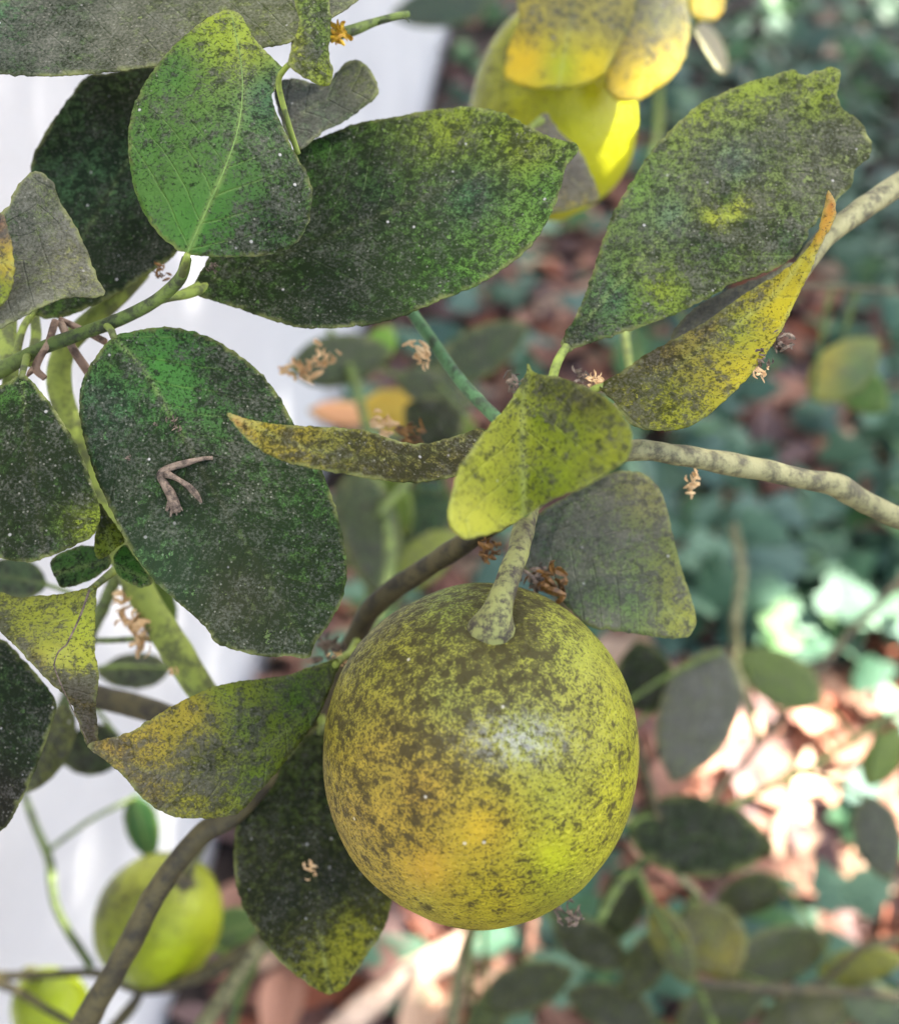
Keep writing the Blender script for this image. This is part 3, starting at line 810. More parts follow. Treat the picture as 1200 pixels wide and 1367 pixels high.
leaf([(-60, 830), (0, 852), (30, 880), (58, 912), (75, 940), (64, 980), (46, 1030), (22, 1080), (0, 1110), (-60, 1130)], [(-60, 850), (-20, 980), (-20, 1110)], 0.256, [(0, 852, 4), (74, 940, 2), (0, 1110, -4), (-60, 980, 1)],
     [(30, 900, G2), (40, 1000, G2), (0, 1060, s(60, 60, 40))], [(20, 890, 0.82), (40, 960, 0.95), (20, 1040, 1.05)], dust=0.12, seed=21, key='left_low', label='very dark leaf hanging under the folded lime-green one', petiole=[(-55, 845, 0.258, 5), (-60, 740, 0.262, 5), (-50, 530, 0.256, 6)])
leaf([(116, 996), (136, 988), (172, 978), (200, 961), (224, 946), (256, 930), (288, 916), (332, 908), (380, 902), (420, 889), (452, 880), (447, 905), (434, 936), (424, 960), (400, 992), (372, 1028), (340, 1064), (320, 1084), (292, 1092), (240, 1092), (216, 1084), (188, 1064), (168, 1040), (144, 1018)],
     [(452, 884), (400, 960), (300, 1030), (200, 1030), (116, 996)], 0.245, [(116, 996, -6), (452, 882, 18), (256, 930, 2), (260, 1092, 0), (330, 1000, 3), (400, 992, 12), (340, 1064, 7), (200, 1030, -4)],
     [(200, 985, s(198, 186, 56)), (250, 950, s(200, 190, 56)), (300, 920, YG), (150, 1000, s(190, 170, 80)), (280, 1020, s(120, 140, 60)), (330, 970, s(120, 156, 60)), (400, 930, s(96, 150, 50)), (240, 1080, s(180, 190, 60)), (340, 1040, s(130, 170, 50)), (200, 1060, s(170, 160, 70))],
     [(200, 980, 0.45), (260, 940, 0.4), (150, 1000, 0.65), (280, 1010, 0.8), (330, 960, 0.68), (390, 930, 0.6), (200, 1050, 0.72), (240, 1080, 0.58), (320, 1060, 0.5), (370, 1010, 0.45), (300, 920, 0.4), (430, 900, 0.5)],
     dust=0.42, mat=M_leafthin, key='curled_low', seed=22, label='curled yellow-edged olive leaf whose point faces the white wall',
     petiole=[(448, 888, 0.262, 5), (455, 880, 0.272, 5.5), (468, 872, 0.288, 6), (476, 858, 0.300, 7)])
leaf([(330, 1070), (318, 1095), (312, 1126), (314, 1173), (323, 1208), (342, 1243), (364, 1273), (390, 1299), (416, 1317), (433, 1327), (455, 1323), (472, 1303), (494, 1269), (511, 1243), (522, 1210), (530, 1150), (500, 1080), (460, 1000), (430, 970), (400, 990), (360, 1035)],
     [(428, 980), (420, 1100), (425, 1220), (440, 1325)], 0.286, [(428, 978, 10), (312, 1140, 2), (440, 1325, -6), (520, 1200, 2), (420, 1150, 0)],
     [(380, 1080, s(80, 110, 24)), (430, 1040, s(70, 100, 24)), (470, 1260, s(170, 180, 20)), (460, 1290, s(150, 160, 20)), (380, 1200, s(70, 90, 36)), (350, 1150, s(90, 110, 36)), (440, 1180, s(60, 80, 30))],
     [(380, 1080, 0.75), (430, 1020, 0.7), (470, 1250, 0.55), (455, 1300, 0.5), (380, 1220, 0.9), (350, 1150, 0.8), (430, 1150, 0.95), (490, 1200, 0.85)], dust=0.08, seed=23, key='below', label='dark green hanging leaf partly hidden by the largest lemon',
     petiole=[(428, 980, 0.2955, 5), (430, 965, 0.299, 6), (425, 950, 0.303, 7)])


# ------------------------------------------------------------------ lemons
def lemon(center, top, R, ratio, tint, mould, mat, label, asym=0.10, nu=120, nv=80, nipple=0.10, seed=0, stalk=None, group=None, calyx=1.0, sheen_flecks=None):
    """a fruit: centre point, unit vector towards the stalk end, side radius R, length ratio"""
    base = center - top * R * ratio
    root = empty('lemon', base)
    tag(root, label, 'lemon', group)
    t = Vector(top).normalized()
    e1 = t.cross(FWD).normalized()
    e2 = t.cross(e1)
    verts, faces = [], []
    for i in range(nv + 1):
        ph = math.pi * i / nv                 # 0 at stalk
        cz, sr = math.cos(ph), math.sin(ph)
        zz = cz * R * ratio
        rr = sr * R * (1 - asym * cz)
        if cz < -0.93:
            q = (-cz - 0.93) / 0.07
            zz -= R * nipple * q * q
            rr *= 1 - 0.15 * q
        if cz > 0.965:                        # dimple at the stalk
            q = (cz - 0.965) / 0.035
            zz -= R * 0.035 * q * q
        for j in range(nu):
            a = 2 * math.pi * j / nu
            dv = e1 * math.cos(a) + e2 * math.sin(a)
            p = t * zz + dv * rr
            un = p / R
            w = 1 + 0.018 * noise.noise(un * 1.6 + Vector((seed, 0, 0))) + 0.006 * noise.noise(un * 5 + Vector((seed, 2, 0)))
            verts.append(center + p * w)
    for i in range(nv):
        for j in range(nu):
            a = i * nu + j
            b_ = i * nu + (j + 1) % nu
            faces.append((a, b_, b_ + nu, a + nu))
    px = np.array([to_px(v)[:2] for v in verts])
    attrs = {'tint': idw(tint, px), 'mould': idw(mould, px),
             'sheen_flecks': np.zeros(len(px)) if sheen_flecks is None else np.exp(-(((px[:, 0] - sheen_flecks[0]) / sheen_flecks[2]) ** 2 + ((px[:, 1] - sheen_flecks[1]) / sheen_flecks[3]) ** 2))}
    link_mesh('rind', verts, faces, mat, root, attrs)
    if stalk:
        tube('stalk', stalk, M_stalk, root, 4.0, 14, 0.09, seed=seed)
    if calyx:
        cv, cf = [], []
        c0 = center + t * R * ratio * 0.985
        n = 30
        for i, (rad, hh) in enumerate([(0.0, 0.10), (0.07, 0.10), (0.13, 0.05), (0.20, 0.005)]):
            for j in range(n):
                a = 2 * math.pi * j / n
                lob = 1 + (0.13 * math.cos(5 * a + seed) + 0.06 * math.cos(11 * a)) * (i == 3)
                cv.append(c0 + (e1 * math.cos(a) + e2 * math.sin(a)) * (rad * R * lob * calyx) + t * (hh * R - (0.03 * R if i == 3 else 0)))
        for i in range(3):
            for j in range(n):
                a = i * n + j
                b_ = i * n + (j + 1) % n
                cf.append((a, b_, b_ + n, a + n))
        link_mesh('calyx', cv, cf, M_olive, root)
    return root


LY, LL, LO = s(232, 190, 40), s(188, 200, 50), s(214, 162, 44)
top1 = (RIGHT * 0.05 + UP * 0.80 - FWD * 0.60).normalized()
c1 = P(640, 1008, 0.250)
lemon(c1, top1, 0.0362, 1.135,
      [(600, 800, s(150, 172, 60)), (500, 880, s(180, 176, 60)), (760, 860, s(190, 198, 64)), (700, 980, s(172, 184, 90)), (830, 960, s(204, 204, 50)), (840, 1050, s(208, 206, 44)), (740, 1060, s(196, 196, 60)),
       (500, 1010, s(214, 178, 60)), (560, 1060, s(222, 174, 50)), (640, 1110, LY), (570, 1160, s(236, 178, 40)), (480, 1100, s(216, 176, 60)), (740, 1150, s(206, 210, 30)), (650, 1200, s(226, 204, 40)), (560, 1220, s(214, 196, 60)), (780, 1190, s(196, 196, 60)), (450, 960, s(184, 172, 60)), (600, 930, s(180, 186, 80))],
      [(600, 790, 0.55), (658, 842, 1.5), (640, 850, 1.2), (690, 850, 1.2), (520, 860, 0.78), (660, 870, 0.9), (600, 860, 0.72), (740, 830, 0.52), (790, 880, 0.38), (830, 960, 0.46), (840, 1060, 0.44), (560, 930, 0.8), (500, 960, 0.76), (470, 1040, 0.7), (620, 980, 0.72), (690, 960, 0.66), (750, 1010, 0.6), (550, 1050, 0.72), (600, 1060, 0.62), (640, 1110, 0.10), (560, 1100, 0.70), (520, 1120, 0.56), (570, 1170, 0.18), (620, 1165, 0.55), (690, 1110, 0.46), (740, 1140, 0.10), (730, 1190, 0.4), (650, 1210, 0.42), (540, 1210, 0.45), (800, 1140, 0.34), (700, 1060, 0.42), (770, 1090, 0.42), (450, 930, 0.62), (480, 1160, 0.5)],
      M_lemon, 'largest lemon, blotched yellow and lime under black sooty mould', asym=-0.02, nu=200, nv=130, nipple=0.08, seed=3,
      stalk=[(706, 672, 0.251, 15), (701, 700, 0.244, 14.5), (694, 728, 0.238, 14.5), (684, 758, 0.232, 15), (674, 784, 0.2285, 16), (667, 806, 0.2268, 19), (662, 822, 0.2260, 25), (658, 838, 0.2264, 34), (655, 850, 0.2280, 42)], calyx=0.0, sheen_flecks=(690, 988, 58, 30))
# background fruit
c2 = P(738, 150, 0.385)
lemon(c2, (UP * 0.8 - FWD * 0.55 - RIGHT * 0.1).normalized(), 0.0296, 1.22,
      [(650, 120, s(176, 180, 56)), (700, 150, s(208, 210, 30)), (800, 200, s(236, 232, 24)), (740, 270, s(230, 232, 30))], [(640, 120, 0.4), (680, 150, 0.15), (800, 200, -0.5), (740, 270, -0.4), (660, 80, 0.4)], M_lemonclean,
      'glossy bright yellow lemon with little mould between two yellowish leaves', seed=5, nu=96, nv=64, stalk=[(720, 20, 0.365, 6), (715, -20, 0.362, 6), (705, -80, 0.36, 6)])
c3 = P(214, 1224, 0.47)
lemon(c3, (UP * 0.7 - FWD * 0.5 + RIGHT * 0.45).normalized(), 0.0272, 1.10,
      [(160, 1200, s(150, 160, 66)), (220, 1170, s(160, 170, 70)), (270, 1220, s(206, 216, 50)), (230, 1280, s(200, 216, 24)), (180, 1270, s(180, 196, 40))], [(160, 1200, 0.55), (220, 1160, 0.5), (270, 1220, 0.05), (230, 1280, -0.1), (170, 1260, 0.35)], M_lemonclean,
      'yellow-green lemon hanging low behind the olive branch', seed=8, nu=96, nv=64, stalk=[(248, 1178, 0.460, 9), (254, 1160, 0.453, 6), (270, 1130, 0.45, 6), (300, 1070, 0.43, 7), (330, 1020, 0.40, 7), (338, 1005, 0.345, 8), (332, 1000, 0.317, 9)])
c4 = P(66, 1346, 0.52)
lemon(c4, (UP * 0.8 - FWD * 0.3 - RIGHT * 0.3).normalized(), 0.0178, 1.14,
      [(40, 1310, s(176, 196, 40)), (90, 1350, s(206, 222, 30))], [(40, 1310, 0.2), (90, 1350, -0.2)], M_lemonclean,
      'small unripe lime-yellow lemon beside thin crossing twigs', seed=9, nu=80, nv=56, stalk=[(50, 1306, 0.51, 5), (44, 1294, 0.50, 4), (34, 1296, 0.492, 4), (28, 1302, 0.488, 4)])

# --- leaves around the yellow fruit at the top
leaf([(690, -80), (690, 0), (693, 27), (680, 57), (673, 97), (683, 108), (710, 116), (743, 118), (777, 113), (803, 100), (817, 80), (830, 53), (842, 27), (848, 0), (850, -80)], [(770, -80), (765, 0), (745, 118)], 0.335, [(690, 0, 3), (845, 0, 3), (740, 118, -4), (765, 20, 0)],
     [(760, 20, s(196, 196, 110)), (700, 80, s(240, 214, 20)), (750, 90, s(190, 210, 30)), (790, 90, s(226, 216, 20)), (820, 20, s(196, 196, 110))], [(760, 10, 0.62), (700, 40, 0.6), (820, 30, 0.6), (700, 85, 0.05), (750, 95, 0.1), (790, 90, 0.0), (750, 116, 0.5)], dust=0.5, mat=M_leafthin, seed=30, label='drooping yellow-tipped leaf in front of the glossy yellow lemon', key='drop1',
     petiole=[(768, -75, 0.337, 7), (740, -90, 0.35, 7), (706, -80, 0.36, 7)])
leaf([(835, -80), (845, 0), (838, 30), (820, 70), (808, 108), (823, 133), (850, 134), (872, 122), (897, 103), (915, 73), (921, 33), (917, 0), (920, -80)], [(880, -80), (880, 0), (850, 132)], 0.350, [(840, 0, 0), (918, 0, 4), (845, 130, -2), (915, 60, 3)],
     [(880, 20, s(168, 180, 110)), (860, 100, s(232, 216, 40)), (900, 90, s(230, 210, 70)), (830, 110, s(240, 220, 60))], [(880, 10, 0.7), (860, 60, 0.6), (900, 40, 0.6), (860, 110, 0.0), (900, 95, 0.1)], dust=0.7, mat=M_leafthin, seed=31, label='grey-yellow drooping leaf beside the glossy yellow lemon', key='drop2',
     petiole=[(880, -75, 0.351, 7), (800, -110, 0.355, 7), (706, -85, 0.36, 8)])
leaf([(726, 150), (738, 163), (752, 180), (774, 200), (784, 220), (793, 240), (799, 266), (772, 276), (742, 284), (715, 284), (690, 250), (690, 190)], [(722, 160), (760, 230), (790, 268)], 0.315, [(727, 152, 4), (798, 266, 0), (720, 280, -3)], [(760, 230, s(150, 142, 124)), (772, 278, s(190, 184, 70))], [(760, 220, 1.0), (740, 170, 1.0), (775, 250, 0.95), (772, 280, 0.5)], dust=0.6, seed=32, label='dull grey leaf tip lying against the glossy yellow lemon',
     petiole=[(724, 158, 0.3185, 6), (640, 240, 0.318, 6), (560, 390, 0.295, 6), (548, 414, 0.2855, 6)])
leaf([(912, -60), (918, 0), (926, 22), (944, 28), (962, 20), (968, 0), (970, -60)], [(942, -60), (944, 26)], 0.40, [(915, 0, 0), (968, 0, 3), (940, -50, 5)], [(940, 0, s(196, 190, 40)), (955, 15, s(226, 196, 40))], [(940, 0, 0.2), (950, -40, 0.6)], dust=0.4, mat=M_leafthin, seed=33,
     petiole=[(942, -55, 0.404, 6), (900, -110, 0.38, 6), (880, -90, 0.353, 6)])
leaf([(924, 30), (945, 32), (962, 52), (972, 80), (968, 98), (956, 92), (940, 66)], [(926, 30), (968, 96)], 0.43, [(925, 30, 0), (968, 96, -3), (945, 60, 2)], [(950, 60, s(190, 190, 150))], [(950, 60, 0.6)], dust=0.9, seed=34,
     petiole=[(928, 34, 0.43, 4), (935, 10, 0.42, 4), (942, -40, 0.405, 5)])


# ------------------------------------------------------------------ added tree, unseen right of the view, put in to shade the bed
SHC = Vector((0.45, 1.45, 0.25)) + TO_SUN * 5.4
shade = empty('added_shade_tree', (SHC.x + 0.25, SHC.y + 0.2, 0))
tag(shade, 'added unseen leafy tree that shades the lemon tree and bed', 'tree')
M_crown = plain_material('crown_leaf', (0.05, 0.10, 0.02), (0.09, 0.15, 0.035), 12, 0.6, 0.2, 0.002, 0.12)
tube('trunk', [(SHC.x + 0.25, SHC.y + 0.2, -0.05, 0.16), (SHC.x + 0.22, SHC.y + 0.2, 1.2, 0.13), (SHC.x + 0.1, SHC.y + 0.1, 2.6, 0.10), (SHC.x, SHC.y, 4.0, 0.06), (SHC.x, SHC.y, 5.4, 0.02)], M_bark, shade, 120, 16, 0.05, world=True, seed=40)
for i in range(7):
    a = i * 2.4
    z0 = 2.4 + 0.3 * i
    e = Vector((math.cos(a), math.sin(a), 0)) * 1.5
    tube('limb', [(SHC.x + 0.05, SHC.y + 0.05, z0, 0.05), (SHC.x + e.x * 0.5, SHC.y + e.y * 0.5, z0 + 0.45, 0.03), (SHC.x + e.x, SHC.y + e.y, z0 + 0.7, 0.012)], M_bark, shade, 120, 10, 0.05, world=True, seed=41 + i)

GLINT = P(842, 200, 0.385)  # crown left open towards the sun from here, to light the yellow lemon
SUN_GAPS = [(1085, 950, 100, 60), (1050, 1015, 150, 110), (1150, 1115, 100, 140), (985, 1015, 70, 56), (1170, 935, 55, 45), (1125, 1180, 60, 34), (1080, 1060, 60, 40),
        (575, 1288, 40, 16), (1002, 58, 12, 14), (1150, 25, 22, 12)]  # openings cut in the added crown to shape the sun patches
cv, cf = [], []
N_CR = 56000
pts = RNG.normal(size=(N_CR, 3))
pts /= np.linalg.norm(pts, axis=1, keepdims=True)
pts *= (RNG.random(N_CR) ** (1 / 2.6))[:, None] * np.array([2.15, 2.15, 1.75])
rn = RNG.random((N_CR, 6))
for i in range(N_CR):
    p = pts[i]
    c = SHC + Vector(p)
    # clumped outline; leaves left out where sun is to pass
    if noise.noise(Vector(p) * 1.1) < -0.42 and p[0] ** 2 + p[1] ** 2 > 2.2:
        continue
    g = c - TO_SUN * ((c.z - 0.03) / TO_SUN.z)
    gx_, gy_, gd = to_px(g)
    hole = (c - GLINT).cross(TO_SUN).length < 0.036
    if gd > 0.2 and not hole:
        for (ex, ey, rx, ry) in SUN_GAPS:
            m_ = 55.0 / gd
            if ((gx_ - ex) / (rx + m_)) ** 2 + ((gy_ - ey) / (ry + m_)) ** 2 < 1.0 + 0.5 * noise.noise(Vector((gx_ * 0.02, gy_ * 0.02, 0))):
                hole = True
                break
    if hole:
        continue
    ax = Vector((rn[i, 0] - 0.5, rn[i, 1] - 0.5, rn[i, 2] - 0.5)).normalized()
    nn = (Vector((0, 0, 1)) * 0.6 + Vector((rn[i, 3] - 0.5, rn[i, 4] - 0.5, rn[i, 5] - 0.5)) * 2).normalized()
    ax = (ax - nn * ax.dot(nn)).normalized()
    bx = nn.cross(ax)
    L = 0.030 + 0.016 * rn[i, 5]
    k0 = len(cv)
    cv += [c - ax * L, c + bx * L * 0.5 - nn * 0.006, c + ax * L, c - bx * L * 0.5 - nn * 0.006]
    cf.append((k0, k0 + 1, k0 + 2, k0 + 3))
crown = link_mesh('crown', cv, cf, M_crown, shade, smooth=False)
crown['kind'] = 'stuff'

# ------------------------------------------------------------------ thin twigs of the lemon tree out of focus
TW = [
    ([(1260, 715, .80, 6), (1200, 778, .78, 5), (1120, 862, .74, 5), (1000, 1010, .68, 5), (930, 1085, .60, 5), (850, 1165, .56, 5)], M_olive),
    ([(1260, 915, .70, 4.5), (1180, 962, .68, 4.5), (1090, 1020, .65, 4.5), (1000, 1064, .62, 5), (900, 1124, .58, 5), (835, 1172, .555, 5), (800, 1230, .53, 6)], M_twig),
    ([(978, 700, .80, 6), (990, 760, .80, 6), (982, 830, .80, 6), (985, 890, .80, 6), (1010, 985, .60, 6)], M_bark),
    ([(28, 1050, .50, 4), (48, 1105, .50, 5), (66, 1150, .49, 6), (76, 1215, .48, 5.5), (122, 1292, .475, 6)], M_twig),
    ([(-60, 1296, .50, 6), (0, 1303, .49, 6), (66, 1301, .485, 5.5), (130, 1300, .475, 6), (190, 1322, .46, 7), (260, 1306, .45, 9), (318, 1276, .44, 11), (352, 1250, .43, 11), (380, 1200, .40, 11), (396, 1080, .34, 12), (392, 1000, .303, 12)], M_olive),
    ([(-30, 1305, .49, 6), (20, 1322, .485, 6), (70, 1352, .48, 5), (140, 1390, .475, 5)], M_olive),
    ([(150, 1375, .46, 8), (185, 1330, .46, 7), (180, 1290, .462, 6), (188, 1268, .464, 4)], M_olive),
    ([(235, 1420, .47, 12), (285, 1350, .46, 11), (318, 1300, .445, 10), (352, 1252, .43, 10)], M_bark),
    ([(300, 1440, .60, 8), (310, 1360, .56, 8), (335, 1290, .50, 9), (356, 1254, .432, 10)], M_twig),
    ([(598, 1440, .80, 9), (604, 1360, .78, 9), (618, 1280, .74, 9), (650, 1180, .66, 9), (690, 1060, .52, 9)], M_bark),
    ([(828, 1085, .60, 7), (860, 1118, .60, 7), (905, 1168, .60, 6), (935, 1200, .60, 5)], M_bark),
    ([(850, 1165, .54, 5), (880, 1225, .56, 5), (925, 1305, .58, 5), (965, 1400, .60, 5)], M_twig),
    ([(1260, 1340, .64, 6), (1150, 1326, .62, 6), (1040, 1322, .60, 6), (930, 1312, .58, 5.5)], M_olive),
    ([(1235, 1255, .60, 6), (1160, 1262, .60, 5), (1100, 1310, .61, 5), (1060, 1324, .605, 5)], M_olive),
    ([(885, 40, .80, 5), (880, 110, .80, 5), (876, 190, .80, 5), (845, 300, .70, 5), (830, 400, .50, 5), (845, 520, .262, 6)], M_shoot),
    ([(1250, 385, .70, 4), (1180, 388, .68, 4), (1100, 382, .62, 4), (1060, 384, .42, 4), (1040, 398, .268, 6)], M_olive),
    ([(480, 960, .315, 9), (500, 850, .42, 8), (520, 740, .50, 8), (500, 620, .56, 7), (470, 500, .60, 6), (440, 440, .62, 5)], M_twig),
    ([(700, 668, .258, 9), (740, 780, .40, 8), (800, 900, .50, 8), (850, 1000, .54, 7), (880, 1100, .56, 6)], M_olive),
    ([(505, 690, .52, 6), (560, 620, .56, 5), (610, 540, .60, 5)], M_twig),
    ([(165, 748, .30, 9), (120, 850, .36, 8), (80, 950, .42, 7), (40, 1040, .48, 6), (28, 1050, .50, 5)], M_twig),
    ([(126, 855, .335, 4), (150, 855, .325, 4), (190, 853, .31, 4), (222, 855, .302, 4)], M_twig),
]
twig_pts = []
for i, (pp, m_) in enumerate(TW):
    tube('twig', pp, m_, tree, 7, 9, 0.06, seed=60 + i, nodes=0.5)
    cc = catmull(np.array(pp, float), False, 12)
    twig_pts += [(q[0], q[1], q[2]) for q in cc]
twig_w = np.array([tuple(P(*q)) for q in twig_pts])


def blur_leaf(cx, cy, ln, wd, ang, d, tint, mould=0.6, dust=0.4, tilt=0.0, roll=0.0, mat=None, seed=0, tip=0.25):
    """an ordinary lemon leaf farther back: centre, length, width (px), angle of its axis, own distance"""
    a = math.radians(ang)
    ux, uy = math.cos(a), -math.sin(a)
    prof = [(-0.5, 0.03), (-0.42, 0.24), (-0.25, 0.45), (-0.02, 0.5), (0.2, 0.43), (0.36, 0.27), (0.46, 0.10), (0.5, 0.0)]
    up_ = [(cx + ux * ln * u - uy * wd * v, cy + uy * ln * u + ux * wd * v) for u, v in prof]
    dn_ = [(cx + ux * ln * u + uy * wd * v, cy + uy * ln * u - ux * wd * v) for u, v in reversed(prof[:-1])]
    base = (cx - ux * ln * 0.5, cy - uy * ln * 0.5)
    tipp = (cx + ux * ln * 0.5, cy + uy * ln * 0.5)
    bw = np.array(P(base[0], base[1], d))
    j = int(((twig_w - bw) ** 2).sum(1).argmin())
    q = twig_pts[j]
    mmpx = 1000 * d / FPX
    ctrl = [(base[0], base[1], -tilt * ln * mmpx * 0.5), (tipp[0], tipp[1], tilt * ln * mmpx * 0.5 + 3), (cx - uy * wd * 0.5, cy + ux * wd * 0.5, roll * wd * mmpx * 0.5), (cx + uy * wd * 0.5, cy - ux * wd * 0.5, -roll * wd * mmpx * 0.5), (cx, cy, 0)]
    pet = None
    bd = d - tilt * ln * mmpx * 0.5 / 1000
    dist = math.dist(bw, twig_w[j])
    if 0.003 < dist < 0.12:
        pet = [(base[0] + ux * 4, base[1] + uy * 4, bd, 3.0), (0.5 * (base[0] + q[0]), 0.5 * (base[1] + q[1]) - 4, 0.5 * (bd + q[2]), 3.0), (q[0], q[1], q[2], 3.2)]
    leaf(up_ + dn_, [base, (cx, cy), tipp], d, ctrl, tint, [(cx, cy, mould)], dust=dust, fold=3.0, step=max(8, ln / 14), osm=8, serr=0.8, mat=mat or M_leafback, ripple=1.5, petiole=pet, seed=100 + seed, extra=M_twig)


BL = [
    # right of the large fruit
    (930, 955, 190, 105, 250, .52, [(930, 950, s(126, 140, 116))], 0.7, 0.8, 0.1, 0.2),
    (935, 1118, 200, 108, -8, .56, [(930, 1110, s(60, 92, 40))], 0.75, 0.12, 0.2, -0.2),
    (860, 905, 100, 80, 100, .54, [(860, 905, s(56, 84, 40))], 0.7, 0.1, 0.1, 0.0),
    (1172, 1120, 120, 64, 285, .60, [(1170, 1120, s(120, 134, 116))], 0.6, 0.6, 0.3, 0.2),
    (898, 1262, 120, 50, 295, .57, [(880, 1230, s(170, 176, 70)), (905, 1290, s(120, 136, 80))], 0.5, 0.5, 0.1, 0.5),
    (952, 1258, 116, 90, 300, .59, [(950, 1240, s(120, 130, 50)), (985, 1280, s(170, 166, 50))], 0.55, 0.4, 0.1, -0.4),
    (1040, 1275, 150, 76, 20, .64, [(1040, 1275, s(100, 120, 70))], 0.55, 0.5, 0.2, 0.3),
    (960, 1345, 130, 70, 200, .62, [(960, 1345, s(90, 104, 50))], 0.6, 0.4, 0.0, 0.2),
    (860, 1290, 110, 56, 240, .60, [(860, 1290, s(96, 110, 50))], 0.6, 0.3, 0.2, 0.2),
    (1150, 1290, 120, 50, 10, .63, [(1150, 1290, s(150, 160, 60))], 0.4, 0.4, 0.1, 0.5),
    (1175, 1350, 120, 64, 330, .64, [(1175, 1350, s(110, 136, 110))], 0.4, 0.6, 0.1, 0.2),
    (1128, 492, 120, 70, 40, .66, [(1090, 480, s(190, 186, 70)), (1150, 500, s(96, 136, 84))], 0.3, 0.5, 0.2, 0.4),
    (1150, 520, 90, 60, 320, .68, [(1150, 520, s(104, 150, 70))], 0.25, 0.3, 0.1, 0.2),
    (930, 505, 150, 80, 20, .60, [(930, 505, s(84, 130, 100))], 0.35, 0.4, 0.3, 0.1),
    (985, 470, 120, 66, 340, .66, [(985, 470, s(80, 130, 110))], 0.3, 0.4, 0.3, 0.2),
    (1040, 905, 130, 70, 150, .68, [(1040, 905, s(110, 140, 70))], 0.3, 0.4, 0.2, 0.4),
    (1180, 1010, 90, 50, 60, .70, [(1180, 1010, s(120, 150, 70))], 0.2, 0.3, 0.2, 0.2),
    (705, 1318, 130, 66, 20, .62, [(705, 1318, s(92, 106, 54))], 0.6, 0.3, 0.2, 0.3),
    (790, 1262, 120, 60, 330, .60, [(790, 1262, s(84, 96, 44))], 0.65, 0.3, 0.2, 0.2),
    (655, 1352, 110, 50, 60, .66, [(655, 1352, s(100, 120, 60))], 0.5, 0.3, 0.2, 0.3),
    (815, 1346, 130, 64, 160, .63, [(815, 1346, s(88, 100, 56))], 0.6, 0.4, 0.2, 0.2),
    (1075, 1356, 130, 70, 190, .66, [(1075, 1356, s(104, 116, 70))], 0.55, 0.4, 0.1, 0.3),
    (830, 1210, 110, 60, 250, .60, [(830, 1210, s(80, 96, 40))], 0.6, 0.2, 0.2, 0.2),
    (1000, 1195, 100, 56, 200, .66, [(1000, 1195, s(96, 110, 60))], 0.5, 0.3, 0.2, 0.2),
    # between the leaves in the middle
    (455, 480, 140, 70, 10, .60, [(455, 480, s(92, 116, 84))], 0.5, 0.4, 0.3, 0.2),
    (508, 460, 60, 40, 60, .62, [(508, 460, s(110, 170, 50))], 0.1, 0.2, 0.2, 0.2),
    (495, 715, 170, 80, 280, .54, [(495, 715, s(104, 130, 100))], 0.5, 0.5, 0.2, 0.2),
    (515, 665, 120, 66, 300, .56, [(515, 665, s(136, 170, 80))], 0.2, 0.3, 0.2, 0.3),
    (468, 690, 150, 60, 80, .58, [(468, 690, s(90, 120, 90))], 0.6, 0.5, 0.2, 0.2),
    (560, 690, 100, 70, 210, .58, [(560, 690, s(86, 130, 96))], 0.4, 0.4, 0.2, 0.2),
    (578, 565, 90, 76, 150, .57, [(578, 565, s(60, 84, 40))], 0.7, 0.2, 0.1, 0.2),
    (615, 575, 56, 44, 100, .59, [(615, 575, s(110, 140, 40))], 0.3, 0.2, 0.1, 0.2),
    (570, 745, 110, 60, 40, .55, [(570, 745, s(140, 160, 70))], 0.3, 0.4, 0.2, 0.2),
    (520, 770, 130, 60, 250, .60, [(520, 770, s(120, 150, 96))], 0.3, 0.5, 0.2, 0.2),
    (640, 470, 150, 66, 30, .66, [(640, 470, s(84, 110, 80))], 0.5, 0.3, 0.3, 0.2),
    (580, 520, 110, 50, 340, .64, [(580, 520, s(100, 124, 96))], 0.5, 0.5, 0.2, 0.2),
    (455, 552, 92, 34, 176, .78, [(455, 552, s(232, 180, 150))], -0.5, 0.2, 0.1, 0.1),
    (520, 548, 80, 60, 170, .74, [(520, 548, s(214, 190, 80))], -0.2, 0.2, 0.1, 0.1),
    # by the wall, low left
    (18, 772, 90, 56, 170, .34, [(18, 772, s(80, 116, 84))], 0.5, 0.3, 0.1, 0.2),
    (178, 896, 100, 48, 184, .40, [(178, 896, s(100, 124, 96))], 0.55, 0.4, 0.1, 0.2),
    (122, 1002, 90, 68, 200, .40, [(122, 1002, s(76, 104, 60))], 0.65, 0.2, 0.1, 0.2),
    (64, 1000, 130, 56, 245, .33, [(64, 1000, s(116, 130, 64))], 0.65, 0.4, 0.1, 0.2),
    (190, 1105, 90, 46, 285, .50, [(190, 1105, s(72, 130, 76))], 0.2, 0.2, 0.1, 0.2),
    (310, 1242, 100, 60, 20, .50, [(310, 1242, s(104, 140, 84))], 0.3, 0.3, 0.1, 0.2),
    (590, 8, 140, 56, 190, .95, [(590, 8, s(84, 116, 106))], 0.4, 0.4, 0.2, 0.2),
    (205, 795, 110, 50, 300, .36, [(205, 795, s(90, 124, 40))], 0.3, 0.2, 0.1, 0.2),
]
for i, bl in enumerate(BL):
    blur_leaf(*bl, seed=i)

